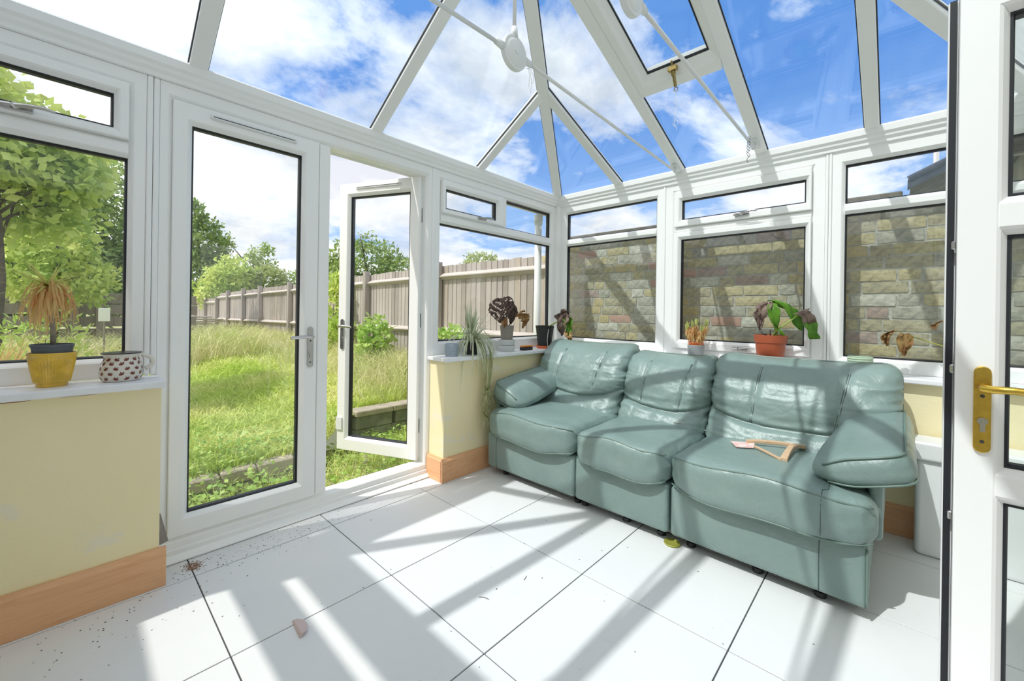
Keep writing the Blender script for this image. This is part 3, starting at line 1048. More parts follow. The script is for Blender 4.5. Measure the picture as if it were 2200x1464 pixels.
m.tube([(cxx - 0.02, cyy, cz + 0.03), (cxx + 0.004, cyy, cz - 0.02), (cxx + 0.04, cyy - 0.002, cz - 0.095)], [0.005, 0.009, 0.009], 10)
m.tube([(cxx + 0.004, cyy, cz - 0.02), (cxx + 0.012, cyy, cz - 0.04)], 0.013, 10)
ring_c = Vector((cxx + 0.044, cyy - 0.002, cz - 0.108))
m.tube([ring_c + Vector((0, 0.011 * math.cos(a), 0.011 * math.sin(a))) for a in np.linspace(0, 2 * PI, 15)], 0.0025, 6)
smooth_angle(m.build('winder_screw', 'old_brass', vent))
m = MB()
pts = [ring_c + Vector((0.002 * math.sin(k), 0.006 * math.sin(k * 1.7), -0.011 - k * 0.013)) for k in range(14)]
pts += [pts[-1] + Vector((0, 0.016 * math.sin(a), -0.016 + 0.016 * math.cos(a))) for a in np.linspace(0.3, 2 * PI, 9)]
pts += [pts[-1] + Vector((0, 0.008 * math.sin(k), -0.012 * k)) for k in range(1, 6)]
m.tube(pts, 0.0012, 5)
m.build('pull_string', 'cord_white', vent)


def tie_bar(label, y, z, xd, bx):
    root = thing('tie_bar', label, 'tie bar', (xd, y, z), group='roof tie bars')
    prof = [(0.0, -0.019), (0.050, -0.019), (0.058, -0.014), (0.060, -0.012), (0.072, -0.012), (0.074, -0.006), (0.074, 0.006), (0.072, 0.012), (0.060, 0.012), (0.058, 0.014), (0.050, 0.019), (0.0, 0.019)]
    m = MB()
    n = 36
    vs, fs = [], []
    for r, h in prof:
        for j in range(n):
            a = 2 * PI * j / n
            vs.append((xd + r * math.cos(a), y + h, z + r * math.sin(a)))
    for i in range(len(prof) - 1):
        for j in range(n):
            fs.append((i * n + j, i * n + (j + 1) % n, (i + 1) * n + (j + 1) % n, (i + 1) * n + j))
    m.add(vs, fs)
    d = smooth_angle(m.build('boss', 'white_plastic', root))
    MB().tube([(xd, y - 0.0185, z), (xd, y - 0.023, z)], 0.012, 6).build('cap', 'white_plastic', d)
    for sg in (1, -1):
        ex = bx if sg > 0 else 2 * XR - bx
        MB().tube([(xd + sg * 0.07, y, z), (xd + sg * 0.115, y, z + 0.001)], [0.017, 0.013], 14).build('socket', 'white_plastic', root, smooth=True)
        ez = (zr(bx)) - 0.035
        MB().tube([(xd + sg * 0.10, y, z), (ex, y, ez)], 0.0085, 12).build('rod', 'white_plastic', root, smooth=True)
        b = MB()
        b.cbox(ex - 0.03, ex + 0.06, y - 0.026, y + 0.026, ez + 0.012, ez + 0.022, 0.003, lambda a, bb, c: (a, bb, c - sg * (a - ex) * GB + 0.010))
        b.tube([(ex, y, ez), (ex + sg * 0.02, y, ez + 0.012)], [0.013, 0.017], 10)
        b.build('bracket', 'white_plastic', root)
    MB().tube([(xd, y, z + 0.07), (xd, y, z + 0.115)], [0.017, 0.013], 14).build('socket', 'white_plastic', root, smooth=True)
    MB().tube([(xd, y, z + 0.10), (xd, y, RIDGE_Z)], 0.0085, 12).build('rod', 'white_plastic', root, smooth=True)
    return root


tie_bar('white tie bar with round boss hanging in the middle of the roof', 1.245, 2.312, 1.318, 3.115)
tie_bar('white tie bar beside the roof vent with its boss cut by the top edge', 0.700, 2.300, 1.335, 3.06)
# wire tangle hanging from the right tie rod
m = MB()
pp = Vector((2.93, 0.70, 2.308))
for s in range(3):
    pts = [pp + Vector((0.006 * math.sin(k * 1.9 + s), 0.010 * math.sin(k * 1.3 + s * 2), 0.005 - 0.012 * k)) for k in range(9 + 3 * s)]
    m.tube(pts, 0.0016, 5)
o = m.build('wire_tangle', 'spring_wire')
tag(o, 'tangle of dark wire hanging from the tie rod under the roof', 'wire')

m = MB()
for s_, (dx, dz) in enumerate(((0.02, 0.075), (0.05, 0.05), (0.035, 0.10))):
    p0 = Vector((1.318 + 0.055, 1.222, 2.312 - 0.052))
    m.tube([p0, p0 + Vector((dx * 0.6, -0.004, 0.010)), p0 + Vector((dx, -0.004, -dz * 0.4)), p0 + Vector((dx * 0.9, -0.002, -dz))], 0.0011, 5)
o = m.build('boss_wires', 'cord_white')
tag(o, 'thin pale wires dangling from the boss of the middle tie bar', 'wire')

# ================================================================== OUTSIDE
# ---------------- neighbour's brick wall close behind the side windows
XB = 3.45
bw = thing('wall_brick', 'weathered yellow stock brick wall close outside the side windows', 'wall', (XB, 1.0, 0), kind='structure')
MB().box(XB + 0.0040, XB + 0.26, -1.6, 2.62, -0.1, 1.915).build('mortar_bed', 'mortar', bw)
brick_src = {}
for L in ('stretcher', 'header'):
    for ci in range(len(BRICKS)):
        ln = 0.212 if L == 'stretcher' else 0.100
        m = MB()
        ny, nz = (5, 3) if L == 'stretcher' else (3, 3)
        rnd = random.Random(ci * 7 + (L == 'header'))
        vs, fs = [], []
        for i in range(ny + 1):
            for j in range(nz + 1):
                yy = -ln / 2 + ln * i / ny
                zz = -0.0335 + 0.067 * j / nz
                edge = i in (0, ny) or j in (0, nz)
                if edge:
                    yy += rnd.uniform(-0.004, 0.004); zz += rnd.uniform(-0.003, 0.003)
                vs.append((rnd.uniform(-0.0005, 0.0015) if edge else rnd.uniform(-0.0028, -0.0016), yy, zz))
        for i in range(ny):
            for j in range(nz):
                a = i * (nz + 1) + j
                fs.append((a, a + nz + 1, a + nz + 2, a + 1))
        rim = [i * (nz + 1) for i in range(ny + 1)] + [ny * (nz + 1) + j for j in range(1, nz + 1)] + [i * (nz + 1) + nz for i in range(ny - 1, -1, -1)] + [j for j in range(nz - 1, 0, -1)]
        o0 = len(vs)
        for k in rim:
            vs.append((0.05, vs[k][1], vs[k][2]))
        for q in range(len(rim)):
            q2 = (q + 1) % len(rim)
            fs.append((rim[q], rim[q2], o0 + q2, o0 + q))
        me = bpy.data.meshes.new('brick')
        me.from_pydata(vs, [], fs)
        me.materials.append(MATS['brick_%d' % ci])
        brick_src[(L, ci)] = me
rb = random.Random(11)
zc_ = 0.885
row = 0
nb = 0
while zc_ < 1.90:
    y = -0.72 - rb.uniform(0, 0.15)
    k = row % 2
    while y < 2.58:
        L = 'stretcher' if (k % 2 == 0 or rb.random() < 0.25) else 'header'
        ln = 0.212 if L == 'stretcher' else 0.100
        ci = rb.choices(range(7), weights=[30, 22, 22, 8, 3, 11, 5])[0]
        o = bpy.data.objects.new('brick', brick_src[(L, ci)])
        COL.objects.link(o)
        o.parent = bw
        o.location = (rb.uniform(-0.0035, 0.0012), y + ln / 2 - 1.0, zc_ + rb.uniform(-0.002, 0.002))
        o.rotation_euler = (rb.uniform(-0.012, 0.012) + (PI if rb.random() < 0.5 else 0), 0, 0)
        nb += 1
        y += ln + rb.uniform(0.010, 0.016)
        k += 1
    zc_ += 0.0785
    row += 1
MB().cbox(XB - 0.05, XB + 0.27, -1.6, 2.63, -0.12, 0.845, 0.01).build('plinth', 'concrete', bw)
MB().cbox(XB - 0.012, XB + 0.28, -0.02, 2.63, 1.905, 1.945, 0.008).build('coping', 'pale_stone', bw)

nr = thing('neighbour_roof', 'sloping slate roof edge with blue grey verge above the brick wall', 'roof', (3.45, -0.05, 1.95))
def slab(m, x0, x1, y0, z0, y1, z1, t):
    m.add([(x0, y0, z0), (x1, y0, z0), (x1, y1, z1), (x0, y1, z1), (x0, y0, z0 + t), (x1, y0, z0 + t), (x1, y1, z1 + t), (x0, y1, z1 + t)],
          [(3, 2, 1, 0), (4, 5, 6, 7), (0, 1, 5, 4), (1, 2, 6, 5), (2, 3, 7, 6), (3, 0, 4, 7)])
    return m
for k in range(5):
    y0 = -0.055 - 0.24 * k
    slab(MB(), 3.44, 5.0, y0, 1.985 + 0.115 * k + 0.008, y0 - 0.27, 1.985 + 0.115 * k + 0.125, 0.016).build('slate_course', 'slate', nr)
slab(MB(), 3.40, 3.46, -0.04, 1.945, -1.25, 2.52, 0.050).build('verge', 'gutter_grey', nr)
MB().tube([(3.40, -0.045, 1.998), (3.40, -1.25, 2.575)], 0.020, 10).build('verge_roll', 'gutter_grey', nr, smooth=True)
m = MB()
m.ring(lambda u, v, w: (3.80 - w, u, v), -0.60, -0.165, 2.15, 2.46, 0.026, FR(0.05))
m.build('skylight_frame', 'white_paint', nr)

# ---------------- ground
def hgt(x, y):
    s = min(1, max(0, (x - 1.2) / 0.6))
    s = s * s * (3 - 2 * s)
    base = 0.045 + 0.13 * s
    return base + 0.010 * (y - 3.4) + 0.03 * noise.noise((x * 0.7, y * 0.7, 1.3))

def edge_y(x):
    s = min(1, max(0, (x - 1.35) / 0.45))
    return 3.37 + 0.40 * s

V, F = [], []
xs_ = list(np.linspace(-12, -2, 6)) + list(np.linspace(-1.5, 4.5, 41)) + list(np.linspace(5.5, 22, 10))
ts_ = list(np.linspace(0, 4, 28)) + list(np.linspace(4.6, 14, 16)) + list(np.linspace(16, 50, 8))
for x in xs_:
    for t_ in ts_:
        y = edge_y(x) + t_
        V.append((x, y, hgt(x, y)))
nt = len(ts_)
for i in range(len(xs_) - 1):
    for j in range(nt - 1):
        a = i * nt + j
        F.append((a, a + nt, a + nt + 1, a + 1))
o = raw_mesh('ground', V, F, 'soil_grass', smooth=True)
tag(o, 'overgrown garden soil under the grass', 'ground', kind='structure')
o = MB().box(-12, 22, 2.45, 3.80, -0.30, -0.125).build('ground_path', 'paving')
tag(o, 'low strip of bare ground just outside the garden doors', 'ground', kind='structure')

ge = thing('garden_edging', 'row of weathered edging stones facing the closed door', 'edging', (0.95, 3.33, -0.12))
xx = 0.45
for k, ln in enumerate((0.24, 0.22, 0.25, 0.23)):
    MB().cbox(xx, xx + ln - 0.008, 3.285 + 0.008 * (k % 2), 3.39, -0.04, 0.050 + 0.006 * (k % 3), 0.012).build('stone', 'pale_stone', ge)
    MB().cbox(xx + 0.05, xx + ln + 0.02, 3.295, 3.39, -0.126, -0.045, 0.008).build('stone', 'concrete', ge)
    xx += ln
gw = thing('retaining_wall', 'low concrete retaining wall with pale capping seen through the open door', 'garden wall', (2.6, 3.82, -0.12))
xx = 1.86
for k in range(4):
    MB().cbox(xx, xx + 0.39, 3.775, 3.90, -0.126, 0.005, 0.006).build('block', 'concrete', gw)
    MB().cbox(xx + 0.03 * (k % 2), xx + 0.392, 3.77, 3.90, 0.010, 0.135, 0.006).build('block', 'concrete', gw)
    MB().cbox(xx - 0.01, xx + 0.386, 3.735, 3.92, 0.140, 0.195, 0.008).build('capping', 'pale_stone', gw)
    xx += 0.40

# ---------------- fences
for nm, c1, c2 in (('fence_wood_b', (0.51, 0.445, 0.43), (0.61, 0.55, 0.535)), ('fence_wood_c', (0.36, 0.315, 0.295), (0.46, 0.41, 0.39)), ('fence_wood_d', (0.48, 0.40, 0.345), (0.57, 0.50, 0.45))):
    wood_mat(nm, c1, c2, 'Z', 1.2, 0.9, c3=tuple(c * 0.85 for c in c1))

XFE = 3.64
fence = thing('garden_fence', 'tall weathered grey board fence with posts and rails along the garden', 'fence', (XFE, 3.0, 0.1))
board_me = {}
for nm in ('fence_wood', 'fence_wood_b', 'fence_wood_c', 'fence_wood_d'):
    mb = MB()
    # feather edge board: thick edge / thin edge, height 1
    mb.add([(0, 0, 0), (0, 0.128, 0), (0.012, 0.128, 0), (0.022, 0, 0), (0, 0, 1), (0, 0.128, 1), (0.012, 0.128, 1), (0.022, 0, 1)],
           [(0, 1, 2, 3), (4, 7, 6, 5), (0, 4, 5, 1), (1, 5, 6, 2), (2, 6, 7, 3), (3, 7, 4, 0)])
    me = bpy.data.meshes.new('board')
    me.from_pydata([(-a, b, c) for a, b, c in mb.v], [], mb.f)
    me.materials.append(MATS[nm])
    board_me[nm] = me
rf = random.Random(5)
def ztop(y):
    if y < 5:
        return 1.815
    if y < 17.9:
        return 1.815 - 0.010 * (y - 5)
    return 1.52
y = 2.66
while y < 26:
    nm = rf.choices(['fence_wood', 'fence_wood_b', 'fence_wood_c', 'fence_wood_d'], weights=[5, 4, 2, 1.3])[0]
    o = bpy.data.objects.new('board', board_me[nm])
    COL.objects.link(o)
    o.parent = fence
    z0 = 0.10
    o.location = (0.0, y - 3.0, z0 - 0.1)
    o.scale = (1, 1, ztop(y) + rf.uniform(-0.008, 0.008) - z0)
    o.rotation_euler = (rf.uniform(-0.004, 0.004), 0, rf.uniform(-0.03, 0.03))
    y += 0.098 + rf.uniform(-0.004, 0.006)
posts = [2.72, 4.80, 6.90, 8.80, 10.70, 13.0, 14.65, 16.5, 18.1, 20.0, 22.0, 24.0]
for y in posts:
    zt = ztop(y) + 0.055
    MB().cbox(XFE - 0.125, XFE - 0.03, y - 0.048, y + 0.048, 0.0, zt, 0.006).build('post', 'fence_wood_c', fence)
for i in range(len(posts) - 1):
    a, b = posts[i] + 0.048, posts[i + 1] - 0.048
    za, zb = ztop(a), ztop(b if b < 17.9 else 17.8)
    if a > 17.9:
        za = zb = 1.52
    for off in (-0.155, -0.93, -1.52):
        MB().extrude([(-0.022, -0.05), (-0.088, -0.006), (-0.088, 0.006), (-0.022, 0.05)], 0, 1,
                     lambda p, q, s: (XFE + p, a + (b - a) * s, (za + (zb - za) * s) + off + q)).build('rail', 'fence_rail', fence)

# out-of-view board fence, added to shade the floor inside the left windows
f2 = thing('shade_fence', 'unseen board fence added beyond the windows opposite the sofa to shade the floor', 'fence', (-1.25, 2.0, 0))
y = -0.4
while y < 5.0:
    o = bpy.data.objects.new('board', board_me['fence_wood_b'])
    COL.objects.link(o)
    o.parent = f2
    o.location = (0, y - 2.0, -0.12)
    o.scale = (1, 1.2, 2.27)
    y += 0.14
for y in (-0.3, 1.5, 3.3, 5.0):
    MB().cbox(-1.40, -1.30, y - 0.05, y + 0.05, -0.13, 2.06, 0.006).build('post', 'fence_wood_c', f2)
for z in (0.3, 1.1, 1.8):
    MB().box(-1.31, -1.272, -0.4, 5.1, z - 0.04, z + 0.04).build('rail', 'fence_rail', f2)

lf_ = thing('low_fence', 'low dark plank fence at the far end of the left garden view', 'fence', (0.4, 11.6, 0.15))
for k, z in enumerate((0.62, 0.86, 1.10, 1.32)):
    MB().cbox(-1.4, 1.9, 11.55, 11.58, z - 0.10, z + 0.10, 0.004).build('plank', 'dead_wood', lf_)
for x in (-1.2, 0.02, 0.36, 1.3):
    MB().cbox(x - 0.05, x + 0.05, 11.44, 11.54, 0.1, 1.50, 0.01).build('post', 'dead_wood', lf_)
sg = thing('garden_sign', 'small blank white board on a thin post among the weeds', 'sign', (0.335, 9.0, 0.1))
MB().cbox(0.265, 0.395, 8.985, 9.0, 0.93, 1.135, 0.004).build('board', 'sign_white', sg)
MB().cbox(0.32, 0.345, 9.002, 9.025, 0.05, 1.12, 0.003).build('post', 'dead_wood', sg)

# timber pile at the bottom of the fence
tp = thing('timber_pile', 'stack of grey weathered timber at the far end of the fence', 'timber', (2.7, 15.6, 0.2))
rt = random.Random(3)
for k in range(9):
    z = 0.25 + 0.075 * k
    MB().cbox(2.05 + rt.uniform(0, .15), 3.15 + rt.uniform(-.2, .2), 15.5 + rt.uniform(0, .1), 15.75, z, z + 0.05, 0.006).build('plank', 'fence_rail', tp)

# ---------------- foliage helpers
def leaf_cloud(blobs, n, size, seed, shell=0.55, aspect=0.55, droop=0.0):
    r = np.random.RandomState(seed)
    vol = np.array([b[1][0] * b[1][1] * b[1][2] for b in blobs]) ** 0.67
    cnt = (n * vol / vol.sum()).astype(int)
    P, N = [], []
    for (c, rad), k in zip(blobs, cnt):
        d = r.normal(size=(k, 3))
        d /= np.linalg.norm(d, axis=1)[:, None]
        lump = 1 + 0.16 * np.sin(d[:, 0] * 7 + seed) * np.sin(d[:, 1] * 6 + 1.3 * seed) + 0.12 * np.sin(d[:, 2] * 11 + seed * 2.1) + 0.08 * np.sin(d[:, 0] * 17) * np.sin(d[:, 2] * 15)
        rr = (shell + (1 - shell) * r.rand(k) ** 0.6) * lump
        P.append(np.array(c) + d * rr[:, None] * np.array(rad))
        N.append(d)
    P = np.concatenate(P); D = np.concatenate(N)
    k = len(P)
    a = r.normal(size=(k, 3)) + D * 0.6 + np.array([0, 0, -droop])
    a /= np.linalg.norm(a, axis=1)[:, None]
    nn = r.normal(size=(k, 3)) * 0.7 + D * 0.5 + np.array([0, 0, 0.6])
    b = np.cross(nn, a)
    b /= np.linalg.norm(b, axis=1)[:, None] + 1e-9
    s = size * (0.55 + 0.8 * r.rand(k))[:, None]
    V = np.empty((k, 4, 3))
    V[:, 0] = P
    V[:, 1] = P + a * s * 0.5 + b * s * aspect * 0.5
    V[:, 2] = P + a * s
    V[:, 3] = P + a * s * 0.5 - b * s * aspect * 0.5
    F = (np.arange(k)[:, None] * 4 + np.arange(4)[None]).tolist()
    return V.reshape(-1, 3), F


def tree(name, label, base, blobs, n, size, mat, seed, trunk=0.09, cat='tree', group=None, aspect=0.55, shell=0.55, branches=5, droop=0.0):
    root = thing(name, label, cat, base, group)
    V, F = leaf_cloud(blobs, n, size, seed, shell, aspect, droop)
    c = raw_mesh('crown', V, F, mat, root, kind='stuff')
    m = MB()
    b = Vector(base)
    top = Vector(blobs[0][0])
    m.tube([b, b.lerp(top, 0.5) + Vector((0.05, 0.03, 0)), top], [trunk, trunk * 0.75, trunk * 0.35], 8)
    r = random.Random(seed)
    for (cc, rad) in blobs[:6]:
        for q in range(max(1, branches // len(blobs))):
            s = b.lerp(top, r.uniform(0.45, 0.9))
            e = Vector(cc) + Vector((r.uniform(-.7, .7) * rad[0], r.uniform(-.7, .7) * rad[1], r.uniform(-.1, .8) * rad[2]))
            m.tube([s, s.lerp(e, 0.5) + Vector((0, 0, 0.06)), e], [trunk * 0.4, trunk * 0.28, trunk * 0.1], 6)
    m.build('trunk', 'bark', root, smooth=True)
    return root


G_L = 'trees beyond the left garden window'
tree('fig_tree', 'near tree with big bright lobed leaves filling the top of the left window', (-0.55, 6.6, 0.1),
     [((-0.55, 6.6, 2.75), (0.75, 0.7, 0.55)), ((-0.05, 6.6, 2.62), (0.38, 0.5, 0.38)), ((-0.85, 6.3, 3.15), (0.6, 0.6, 0.4)), ((-0.25, 6.9, 2.15), (0.45, 0.4, 0.3))], 5600, 0.105, 'leaf_light', 3, 0.04, aspect=0.7, shell=0.12, branches=16)
tree('dense_tree', 'tall dark dense tree behind the dead plant in the left window', (-0.9, 13.5, 0.1),
     [((-0.9, 13.5, 3.0), (1.5, 1.2, 1.9)), ((-1.9, 13.2, 2.2), (1.3, 1.1, 1.5)), ((0.1, 13.8, 2.3), (1.0, 1.0, 1.5)), ((-0.4, 13.2, 1.5), (1.4, 0.8, 0.8))], 11000, 0.15, 'leaf_dark', 5, 0.12, group=G_L)
tree('dense_tree', 'dark evergreen at the right side of the left window above the white board', (0.95, 14.2, 0.1),
     [((0.95, 14.2, 3.2), (0.9, 0.9, 1.7)), ((1.0, 13.9, 1.9), (0.9, 0.8, 1.0))], 6000, 0.13, 'leaf_dark', 6, 0.12, group=G_L)
tree('sunlit_bush', 'pale yellow green bush lit by the sun behind the dead plant', (-0.25, 10.4, 0.1),
     [((-0.20, 10.4, 2.25), (0.50, 0.5, 0.55)), ((-0.55, 10.4, 1.75), (0.40, 0.5, 0.5)), ((0.15, 10.5, 1.65), (0.40, 0.4, 0.45))], 3800, 0.11, 'leaf_light', 8, 0.05, cat='bush', group=G_L)
G_D = 'trees beyond the fence'
tree('tall_tree', 'tallest dark tree at the left of the closed door view', (4.55, 25.0, 0.1),
     [((4.15, 25, 4.3), (1.15, 1.0, 1.3)), ((4.3, 25, 2.9), (1.5, 1.0, 1.4)), ((3.9, 25, 5.6), (0.55, 0.6, 0.8))], 7000, 0.20, 'leaf_dark', 12, 0.16, group=G_D)
tree('sunlit_tree', 'rounded bright green tree in front of the tall dark one', (4.6, 20.5, 0.1),
     [((4.55, 20.5, 2.35), (0.85, 0.8, 0.9)), ((4.05, 20.3, 1.85), (0.8, 0.7, 0.8)), ((5.2, 20.6, 2.1), (0.6, 0.6, 0.8))], 5200, 0.17, 'leaf_light', 14, 0.1, group=G_D)
tree('olive_tree', 'dull olive green bushy tree right of the bright one', (6.0, 20.5, 0.1),
     [((5.95, 20.5, 2.15), (0.85, 0.7, 0.95)), ((6.6, 20.7, 1.9), (0.6, 0.6, 0.7))], 3600, 0.15, 'leaf_olive', 16, 0.1, group=G_D)
tree('feathery_tree', 'thin feathery tree rising against the sky behind the fence', (6.6, 25.0, 0.1),
     [((6.5, 25, 3.9), (0.45, 0.5, 0.5)), ((7.1, 25, 4.3), (0.40, 0.4, 0.45)), ((7.0, 25, 3.4), (0.7, 0.6, 0.5)), ((5.3, 25, 4.5), (0.42, 0.4, 0.45))], 1200, 0.19, 'leaf_mid', 18, 0.06, aspect=0.4, shell=0.1, branches=12, group=G_D)
tree('willow_tree', 'soft grey green tree at the right edge of the closed door view', (7.7, 20.0, 0.1),
     [((7.75, 20, 2.3), (1.0, 0.8, 1.15)), ((8.4, 20.2, 2.75), (0.7, 0.7, 0.8))], 4200, 0.16, 'leaf_mid', 20, 0.1, group=G_D, aspect=0.4)
tree('round_tree', 'large rounded tree above the fence behind the open door leaf', (7.2, 13.4, 0.1),
     [((6.9, 13.4, 2.75), (1.05, 0.9, 1.05)), ((7.9, 13.1, 2.45), (0.7, 0.7, 0.85)), ((5.9, 13.6, 2.2), (0.8, 0.7, 0.95)), ((7.3, 13.4, 1.8), (1.4, 0.8, 0.7))], 8500, 0.13, 'leaf_dark', 22, 0.12, group=G_D)
tree('distant_tree', 'small distant treetops just above the fence in the corner window', (12.2, 12.6, 0.1),
     [((11.7, 12.8, 3.10), (0.80, 0.7, 0.55)), ((12.8, 12.4, 2.95), (0.8, 0.7, 0.45))], 2600, 0.13, 'leaf_olive', 24, 0.1, group=G_D)

# climber and shrubs by the fence
tree('climbing_shrub', 'bright green climber hanging over the fence beside the open door', (3.25, 7.6, 0.1),
     [((3.35, 7.6, 1.25), (0.16, 0.22, 0.55)), ((3.25, 7.3, 0.75), (0.25, 0.3, 0.3)), ((3.4, 7.7, 1.65), (0.12, 0.18, 0.25))], 900, 0.10, 'leaf_light', 31, 0.02, cat='shrub', aspect=0.7)
tree('ivy_shrub', 'leafy green shrub against the fence seen through the open door glass', (3.05, 5.7, 0.15),
     [((3.1, 5.7, 0.78), (0.22, 0.25, 0.30)), ((3.2, 5.9, 0.45), (0.3, 0.3, 0.25))], 900, 0.09, 'weed_leaf', 32, 0.02, cat='shrub', aspect=0.75)
tree('nettle_clump', 'nettles below the corner window behind the spider plant', (2.75, 3.45, -0.1),
     [((2.62, 3.35, 0.72), (0.22, 0.2, 0.30)), ((2.8, 3.4, 0.35), (0.3, 0.25, 0.35))], 1000, 0.08, 'weed_leaf', 33, 0.012, cat='weeds', aspect=0.6)
tree('goldenrod_clump', 'tall pale weed spikes below the dead plant in the left window', (-0.25, 6.2, 0.1),
     [((-0.2, 6.2, 0.72), (0.35, 0.3, 0.42)), ((-0.45, 6.0, 0.45), (0.35, 0.3, 0.3))], 1300, 0.085, 'leaf_light', 34, 0.012, cat='weeds', aspect=0.3)

# ---------------- grass
def blades(P, h, lean, w, seed, bend=0.6):
    r = np.random.RandomState(seed)
    n = len(P)
    az = r.rand(n) * 2 * PI
    d = np.stack([np.cos(az), np.sin(az), np.zeros(n)], 1)
    sd_ = np.stack([-np.sin(az), np.cos(az), np.zeros(n)], 1)
    # blades turned broadside to a random direction
    az2 = r.rand(n) * 2 * PI
    s = np.stack([np.cos(az2), np.sin(az2), np.zeros(n)], 1)
    h = h[:, None]; w = w[:, None]; lean = lean[:, None]
    up = np.array([0, 0, 1.0])
    V = np.empty((n, 5, 3))
    V[:, 0] = P - s * w
    V[:, 1] = P + s * w
    mid = P + up * h * 0.6 + d * h * lean * 0.35
    V[:, 2] = mid - s * w * 0.7
    V[:, 3] = mid + s * w * 0.7
    V[:, 4] = P + up * h * (1 - 0.25 * lean) + d * h * lean
    i = np.arange(n)[:, None] * 5
    F = np.concatenate([i + np.array([[0, 1, 3, 2]])], 0).tolist() + (i + np.array([[2, 3, 4]])).tolist()
    return V.reshape(-1, 3), F


def scatter(n, seed, ymin, ymax, power=1.6, xr=None):
    r = np.random.RandomState(seed)
    u = r.rand(n)
    e = 1 - power
    y = (ymin ** e + u * (ymax ** e - ymin ** e)) ** (1 / e)
    lo = -0.10 * y - 0.15
    hi = np.minimum(3.5, 0.62 * y + 0.7)
    x = lo + r.rand(n) * (hi - lo)
    return x, y, r


hv = np.vectorize(hgt)
x, y, r = scatter(52000, 41, 3.35, 16.0)
keep = y > np.vectorize(edge_y)(x) - 0.02
keep &= ~((x > 1.75) & (y < 3.94))
keep &= ~((r.rand(len(x)) < 0.75) & (np.abs(y - 3.62) < 0.14) & (x < 0.95))
x, y = x[keep], y[keep]
P = np.stack([x, y, hv(x, y) - 0.01], 1)
h = (0.05 + 0.08 * r.rand(len(x))) * (1 + 0.05 * y)
V, F = blades(P, h, 0.3 + 0.9 * r.rand(len(x)), 0.0022 + 0.0011 * y * (0.5 + r.rand(len(x))), 42)
o = raw_mesh('lawn_grass', V, F, 'grass', kind='stuff')
tag(o, 'green rough lawn grass across the garden', 'grass', kind='stuff')
x, y, r = scatter(15000, 43, 3.4, 15.0, 1.3)
x = 3.5 - np.abs(r.normal(size=len(x))) * 0.65
keep = (x > 0.6) & (y > np.vectorize(edge_y)(x) + 0.18)
x, y = x[keep], y[keep]
P = np.stack([x, y, hv(x, y) - 0.01], 1)
h = (0.12 + 0.50 * r.rand(len(x))) * np.clip((x - 1.2) / 1.8, 0.22, 1)
V, F = blades(P, h, 0.3 + 0.8 * r.rand(len(x)), 0.0020 + 0.0007 * y, 44)
o = raw_mesh('tall_dry_grass', V, F, 'dry_grass', kind='stuff')
tag(o, 'tall straw coloured grass along the foot of the fence', 'grass', kind='stuff')
# far weeds at the end of the lawn, left view
r = np.random.RandomState(46)
n = 6000
x = r.uniform(-1.6, 2.6, n); y = r.uniform(8.5, 12.0, n)
P = np.stack([x, y, hv(x, y)], 1)
V, F = blades(P, 0.30 + 0.45 * r.rand(n), 0.3 + 0.7 * r.rand(n), np.full(n, 0.010), 47)
o = raw_mesh('rough_weeds', V, F, 'dry_grass', kind='stuff')
tag(o, 'band of rough pale weeds in front of the low plank fence', 'weeds', kind='stuff')
# dry seed plume at the very left
r = np.random.RandomState(48)
n = 500
P = np.stack([-0.42 + 0.10 * r.normal(size=n), 4.9 + 0.08 * r.normal(size=n), np.full(n, 0.06)], 1)
V, F = blades(P, 0.55 + 0.45 * r.rand(n), 0.15 + 0.35 * r.rand(n), np.full(n, 0.006), 49)
o = raw_mesh('dry_plume_grass', V, F, 'straw_leaf', kind='stuff')
tag(o, 'clump of dry straw plume grass at the left edge of the left window', 'grass', kind='stuff')
# leafy ground weeds just outside the doors
r = np.random.RandomState(50)
n = 5200
x = r.uniform(-0.1, 3.2, n); y = r.uniform(2.56, 3.75, n)
hh = 0.05 + 0.22 * r.rand(n) ** 2 * np.clip(1.2 - np.abs(x - 0.45), 0.35, 1.1)
P = np.stack([x, y, np.where(y > np.vectorize(edge_y)(x), hv(x, y), -0.12) + hh], 1)
a = r.normal(size=(n, 3)) * np.array([1, 1, 0.4]); a /= np.linalg.norm(a, axis=1)[:, None]
nn = r.normal(size=(n, 3)) * 0.5 + np.array([0, 0, 1.0])
b = np.cross(nn, a); b /= np.linalg.norm(b, axis=1)[:, None]
s = (0.018 + 0.035 * r.rand(n))[:, None]
V = np.empty((n, 4, 3))
V[:, 0] = P; V[:, 1] = P + a * s * .5 + b * s * .35; V[:, 2] = P + a * s; V[:, 3] = P + a * s * .5 - b * s * .35
F = (np.arange(n)[:, None] * 4 + np.arange(4)[None]).tolist()
o = raw_mesh('ground_weeds', V.reshape(-1, 3), F, 'weed_leaf', kind='stuff')
tag(o, 'low leafy green weeds just outside the garden doors', 'weeds', kind='stuff')
n = 5000
x = r.uniform(-0.1, 3.3, n); y = r.uniform(2.56, 3.6, n)
P = np.stack([x, y, np.full(n, -0.125)], 1)
V, F = blades(P, 0.07 + 0.16 * r.rand(n), 0.4 + 0.9 * r.rand(n), np.full(n, 0.0028), 52)
o = raw_mesh('doorstep_grass', V, F, 'grass', kind='stuff')
tag(o, 'tufts of green grass growing at the door threshold', 'grass', kind='stuff')

